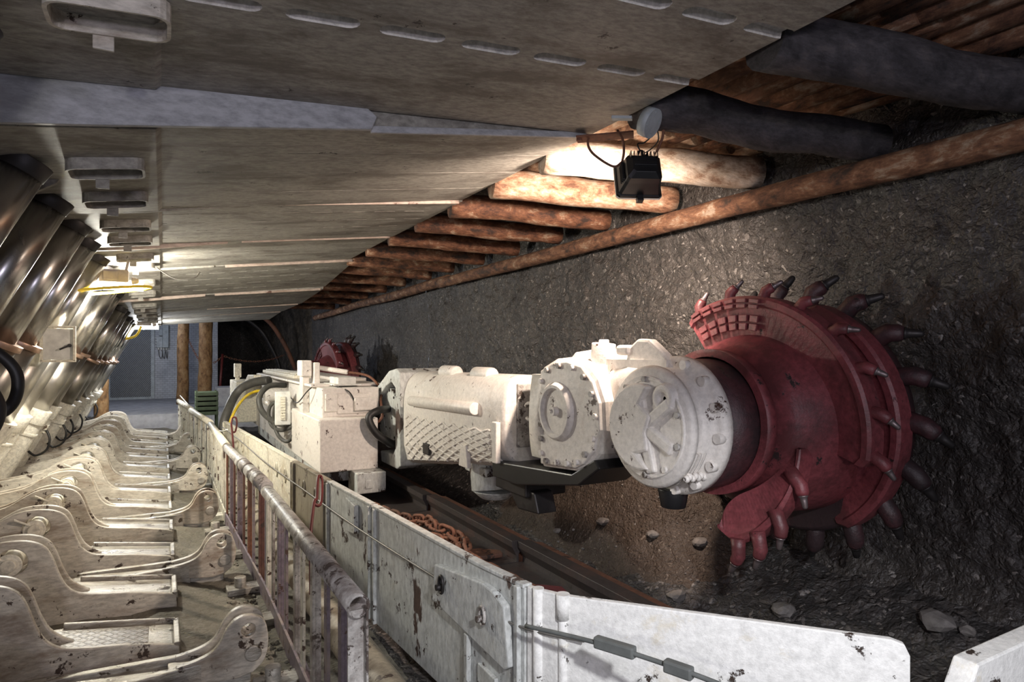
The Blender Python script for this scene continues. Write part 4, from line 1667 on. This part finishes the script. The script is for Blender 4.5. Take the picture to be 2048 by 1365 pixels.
for a, l in ((35, .2), (-25, .19), (-75, .2), (100, .12)):
    t = radians(a)
    m.bar((1.832, EY, EZ), (1.836, EY-l*cos(t), EZ+l*sin(t)), .055, .035, (1, 0, 0))
m.lathe((1.85, EY-.12, EZ+.13), (-1, 0, 0), [(0, .07), (.03, .06), (.03, .03), (.01, .02), (.01, 0)], 20)
part(m, 'spider_rib', WHITE, .012, fd)
for k in range(10):
    t = 2*pi*k/10+.3
    MB().hexb((1.848, EY+.208*cos(t), EZ+.208*sin(t)), (-1, 0, 0), .015, .02).build('bolt', RAIL if k % 3 else WHITE, fd)
for k in range(14):
    t = 2*pi*k/14+.1
    MB().cyl((2.005, EY+.284*cos(t), EZ+.284*sin(t)), (1.968, EY+.284*cos(t), EZ+.284*sin(t)), .024, .021, 14).build('bolt', WHITE, fd)
m = MB()
for k in range(5):
    xx = 2.03+k*.022
for k, xx in enumerate((1.90, 1.92, 1.945)):
    part(MB().lathe((xx, EY, EZ), (1, 0, 0), [(-.006, .245), (-.004, .264), (.004, .264), (.006, .245)], 40, radians(200), radians(330)), 'cooling_rib', WHITE, 0, fd)
m = MB()
cpts = [(1.89+.016*k, EY-.195, EZ-.195+(.004 if k % 2 else -.004)) for k in range(9)]
for p in cpts:
    m.lathe(p, (1, 0, 0), [(-.010, .008), (-.005, .016), (.005, .016), (.010, .008)], 10)
part(m, 'weld_bead', WHITE, 0, fd)
m = MB()
m.prism([(2.42, 1.545), (2.40, 1.62), (2.33, 1.665), (2.25, 1.66), (2.16, 1.60), (2.05, 1.50), (2.0, 1.44), (2.12, 1.44), (2.25, 1.50)], 'x', 1.97, 2.025)
m.bx(1.95, 2.02, 2.38, 2.47, 1.585, 1.635)
part(m, 'lifting_lug', WHITE, .014, fd)
m = MB()
m.cyl((2.02, EY+.02, .985), (2.02, EY+.02, .90), .07, .055, n=20)
part(m, 'drain_plug', BLACK, .005, fd)


def drum(cy, cz, x0, R, spin=0, name='cutting_drum'):
    """helical-vane drum, axis along +x, near side at x0"""
    def pt(x, r, th):
        # th measured from the top, turning towards -y (to the right as seen from the walkway)
        return Vector((x, cy-r*sin(th), cz+r*cos(th)))
    m = MB()
    # dished hub cone and barrel
    n = 56
    m.lathe((0, cy, cz), (1, 0, 0), [(x0-.06, .30), (x0-.06, .335), (x0, .335), (x0+.02, .31), (x0+.10, .36), (x0+.22, .43), (x0+.34, .46), (x0+.52, .47)], n)
    vanes = [(-32, 106, .13, .26, 0), (171, 104, -.06, .10, 1), (20, 150, .40, .50, 0)]
    for (t0, t1, xa, xb, rnd_end) in vanes:
        k = 36
        rings = []
        for j in range(k+1):
            u = j/k
            th = radians(t0+(t1-t0)*u)+spin
            x = x0+xa+(xb-xa)*u
            ri = .33+.03*u
            rr = R*(.96 if j not in (0, k) else .92)
            if rnd_end:
                q = min(1, u/.30)
                e = sqrt(max(.02, 1-(1-q)**2))
                ri, rr = .345, .575-.19*max(0, (u-.12)/.88)
                mid = .46-.08*u
                ri, rr = mid-(mid-ri)*e, mid+(rr-mid)*e
            rm = ri+(rr-ri)*.80
            rings.append([pt(x+.02, ri, th), pt(x-.0, rm, th), pt(x-.012, rm+.01, th), pt(x-.012, rr-.012, th), pt(x, rr, th), pt(x+.085, rr, th), pt(x+.09, ri, th)])
        m.loft(rings, smooth=False)
    d = m.build(name, RED, sh)
    m = MB()
    # face-side plate ring
    m.lathe((0, cy, cz), (1, 0, 0), [(x0+.50, .44), (x0+.50, R*.90), (x0+.52, R*.93), (x0+.60, R*.93), (x0+.62, R*.85), (x0+.62, 0)], n)
    m.build('face_disc', SHADERED, d)
    # armoured grid pads
    m = MB()
    for i_, (ra, rb) in enumerate(((R*.86, R*.945), (R*.69, R*.82))):
        for th0 in range(-29, 8, 7):
            rings = []
            for (rr) in (ra, (ra+rb)/2+.0001):
                pass
            for q in range(2):
                r0 = ra+(rb-ra)*(q*.5)+.004
                r1 = ra+(rb-ra)*(q*.5+.5)-.004
                ta, tb = radians(th0)+spin+.008, radians(th0+6.6)+spin-.008
                u = (th0+32)/140
                xx = x0+.13+.13*u-.012 if i_ == 0 else x0+.135+.13*u
                vs = []
                for xx_ in (xx, xx-.012):
                    vs += [pt(xx_, r0, ta), pt(xx_, r1, ta), pt(xx_, r1, tb), pt(xx_, r0, tb)]
                m.add(vs, [(0, 1, 2, 3), (7, 6, 5, 4), (0, 4, 5, 1), (1, 5, 6, 2), (2, 6, 7, 3), (3, 7, 4, 0)])
    m.build('armour_pad', RED, d, bevel=.003)
    # picks

    def pick(x, r, th, lean, dx=0.0, s=1.0, mats=(RED, PICKM)):
        b = pt(x, r, th)
        rad = (pt(x, 1, th)-pt(x, 0, th)).normalized()
        tan = (pt(x, 1, th+.01)-pt(x, 1, th)).normalized()
        d0 = (rad*.9+tan*.25).normalized()
        d1 = (rad*(1-lean)+tan*lean+Vector((dx, 0, 0))).normalized()
        mm = MB()
        e = b+d0*.055*s
        mm.tube([b-d0*.04*s, b+d0*.01*s, e, e+d1*.035*s, e+d1*.05*s], .03, 10, rad=[.040*s, .038*s, .037*s, .034*s, .027*s])
        mm.cur = 1
        f = e+d1*.05*s
        mm.tube([f, f+d1*.006*s, f+d1*.010*s, f+d1*.025*s, f+d1*.058*s, f+d1*.066*s], .02, 10, rad=[.026*s, .026*s, .020*s, .0185*s, .014*s, .007*s])
        mm.build('pick', list(mats), d)
    for k in range(8):
        u = k/7
        t = -27+128*u
        pick(x0+.17+.12*u, R*.945, radians(t)+spin, .55, .25, .72)
    for t, r, x in ((119, .425, .06), (140, .50, .02), (152, .55, -.02), (162, .56, -.05)):
        pick(x0+x, r, radians(t)+spin, .5, -.05, .82)
    for k in range(18):
        t = 20*k+8
        pick(x0+.56, R*.92, radians(t)+spin, .5, .35, 1.15, (SHADERED, DARKST))
    return d


drum(EY, EZ+.005, 2.27, .615)
drum(10.4, 1.13, 2.12, .66, radians(-40))
m = MB()
m.loft([sect(10.6, .8, 1.25, 1.95, 2.25), sect(10.2, .75, 1.22, 1.95, 2.25), sect(9.2, .65, 1.15, 1.95, 2.25)])
part(m, 'far_ranging_arm', RED)
m = MB()
m.bx(1.7, 1.98, 6.35, 10.6, .55, 1.1)
part(m, 'haulage_frame', PANST, .01)

# ------------------------------------------------------------------ rocks on the face-side floor
def gz(x, y):
    return max(face_floor(x, y)[2], mound(x, y)[2])


ROCKS = [((2.78, 2.72), .045, 'pale rock on the dark slope left of the drum'), ((2.62, 2.95), .04, 'small rock among the debris below the mound'),
         ((2.72, 2.10), .06, 'flat grey rock on the dark floor beneath the drum vane'), ((2.90, 2.55), .03, 'little pale stone near the drum picks'),
         ((2.95, 1.50), .07, 'grey rock at the foot of the coal face below the drum'), ((2.98, 1.40), .035, 'small pale stone beside the grey rock at the coal face foot'),
         ((2.45, 1.55), .035, 'small pale stone just above the edge of the white panel'), ((2.55, 3.35), .045, 'grey rock at the lower edge of the brown mound'),
         ((2.85, .98), .05, 'bluish rock in the dark corner at the far right'), ((2.35, 2.5), .03, 'little rock by the conveyor ramp under the final drive'),
         ((2.50, 2.62), .05, 'jagged pale rock, leftmost of the cluster below the mound'), ((2.45, 3.75), .03, 'stone in the shadow below the arm motor')]
for k, ((x, y), r, lb) in enumerate(ROCKS):
    m = MB()
    m.rock((x, y, gz(x, y)+r*.30), r, k+3, (1.1, .9, .6))
    tag(m.build('rock', ROCKM), lb, 'rock', 'loose rocks on the face-side floor')
m = MB()
for k in range(260):
    x, y = rnd.uniform(2.2, 3.0), rnd.uniform(.6, 6)
    r = rnd.uniform(.005, .014)
    m.rock((x, y, gz(x, y)+r*.2), r, k, (1, 1, .7), 1)
tag(m.build('coal_gravel', ROCKM), 'scattered small gravel over the dark face-side floor', 'gravel', kind='stuff')
m = MB()
for k in range(130):
    q = rnd.choice([(.5, 3.4), (.42, 4.2), (.45, 5.4), (.40, 5.0), (.42, 2.9)])
    x, y = q[0]+rnd.gauss(0, .05), q[1]+rnd.gauss(0, .12)
    r = rnd.uniform(.006, .022)
    m.rock((x, y, walk_floor(x, y)[2]+r*.3), r, k, (1, 1, .7), 1)
tag(m.build('floor_crumbs', DUST), 'dusty crumbs along the foot of the guard fence', 'gravel', kind='stuff')

# ------------------------------------------------------------------ roadway things
log('timber_post', (.42, 16.4, .38), (.40, 16.4, 2.86), .125, WOODZ, 'left of the two brown timber posts before the whitewashed wall', 'post', 'timber posts in the roadway', seed=61, bend=.05)
log('timber_post', (.86, 16.2, .38), (.90, 16.2, 2.86), .15, WOODZ, 'right and thicker of the two brown timber posts', 'post', 'timber posts in the roadway', seed=63, bend=.04)
log('timber_stub', (-.95, 13.3, .05), (-.95, 13.3, 1.12), .12, WOODZ, 'short brown timber stub behind the last legs', 'post', seed=64)
dr = thing('door_1', (-.66, 18.66, .42), 'grey steel mesh door in the whitewashed back wall', 'door')
dr['kind'] = 'structure'
m = MB()
m.bx(-1.15, -.24, 18.66, 18.70, .42, 2.5)
for k in range(46):
    pass
part(m, 'mesh_panel', MESHD, 0, dr)
m = MB()
m.bx(-.26, -.18, 18.60, 18.70, .42, 2.5)
m.bx(-1.2, -1.14, 18.60, 18.70, .42, 2.5)
m.bx(-1.2, -.18, 18.62, 18.70, .40, .46)
part(m, 'door_frame', CABINET, .005, dr)
m = MB()
for k in range(40):
    x0 = -1.9+k*.045
    a = (max(x0, -1.14), .46+max(0, -1.14-x0)*1.3)
    zt_ = 2.45
    x1 = x0+(zt_-.46)/1.3
    b = (min(x1, -.26), zt_ if x1 <= -.26 else .46+(-.26-x0)*1.3)
    if b[0] > a[0]:
        m.bar((a[0], 18.652, a[1]), (b[0], 18.652, b[1]), .006, .006)
part(m, 'mesh_wires', CABINET, 0, dr)
bx = thing('electrical_box', (.08, 18.6, 1.85), 'pale electrical box with cable glands on the whitewashed wall', 'electrical box')
m = MB()
m.bx(.0, .14, 18.52, 18.70, 1.72, 2.3)
m.bx(-.14, .0, 18.58, 18.70, 1.72, 2.0)
m.bx(-.08, .0, 18.55, 18.70, 2.03, 2.2)
part(m, 'casing', CABINET, .008, bx)
m = MB()
for k in range(4):
    m.cyl((-.16, 18.62, 1.76+k*.07), (-.12, 18.62, 1.76+k*.07), .022, n=10)
for k in range(4):
    m.cyl((-.09+k*.06, 18.62, 1.72), (-.09+k*.06, 18.62, 1.66), .02, n=10)
part(m, 'cable_gland', PLASTIC, 0, bx)
m = MB()
for k in range(3):
    m.tube(smooth_path([(-.09+k*.08, 18.62, 1.66), (-.07+k*.08, 18.60, 1.5), (-.02+k*.06, 18.62, 1.45), (.0+k*.06, 18.66, 1.62)]), .008, 6)
part(m, 'cable', HOSE, 0, bx)


def chain(a, b, sag, label, step=.045):
    t = thing('barrier_chain', a, label, 'chain', 'barrier chains in the roadway')
    a, b = Vector(a), Vector(b)
    n = min(60, int((b-a).length/step))
    P = [a.lerp(b, k/n)-Vector((0, 0, sag*4*(k/n)*(1-k/n))) for k in range(n+1)]
    for k in range(1, n):
        d = P[k+1]-P[k-1]
        link(P[k], d, (0, 0, 1) if k % 2 else (0, 1, 0.1), L=step*.75, W=.016, r=.006).build('chain_link', RUST, t)


chain((.50, 16.38, 1.95), (.80, 16.2, 1.30), .03, 'short chain between the two timber posts')
chain((1.02, 16.2, 1.35), (1.22, 16.2, 1.52), .03, 'short chain from thick timber post to red stake')
chain((1.24, 16.2, 1.52), (2.75, 16.9, 1.55), .16, 'long sagging reddish chain before the dark roadway mouth', .06)
m = MB()
m.cyl((1.15, 16.2, .4), (1.23, 16.2, 1.56), .028, n=12)
tag(m.build('barrier_stake', REDW), 'thin dark red stake standing right of the timber posts', 'stake')
m = MB()
m.tube(smooth_path([(1.3, 16.9, 2.78), (1.9, 16.9, 2.66), (2.36, 16.9, 2.36), (2.66, 16.9, 1.92), (2.86, 16.9, 1.5), (3.05, 16.9, .95), (3.12, 16.9, .4)]), .055, 10)
tag(m.build('steel_arch', RUST), 'curved rusty steel roof arch in front of the stone lagging', 'arch', 'steel arches')
m = MB()
m.tube(smooth_path([(1.2, 18.6, 2.75), (1.9, 18.6, 2.55), (2.36, 18.6, 2.22), (2.66, 18.6, 1.72), (2.86, 18.6, 1.2), (2.98, 18.6, .4)]), .05, 10)
tag(m.build('steel_arch', DARKST), 'dark inner steel arch deeper in the roadway', 'arch', 'steel arches')
cr = thing('slatted_crate', (.66, 12.4, .45), 'dark green slatted crate beyond the far fence end', 'crate')
m = MB()
for k in range(5):
    m.bx(.50, .86, 12.2, 12.6, .50+k*.085, .56+k*.085)
part(m, 'slats', GREENM, .004, cr)
m = MB()
for x in (.52, .84):
    for y in (12.22, 12.58):
        m.bx(x-.015, x+.015, y-.015, y+.015, .08, .92)
part(m, 'corner_posts', GREENM, 0, cr)
m = MB()
m.bx(1.05, 1.9, 15.2, 16.0, .40, .82)
tag(m.build('plinth', FLOORR, bevel=.01), 'low dusty plinth beside the red stake', 'plinth')
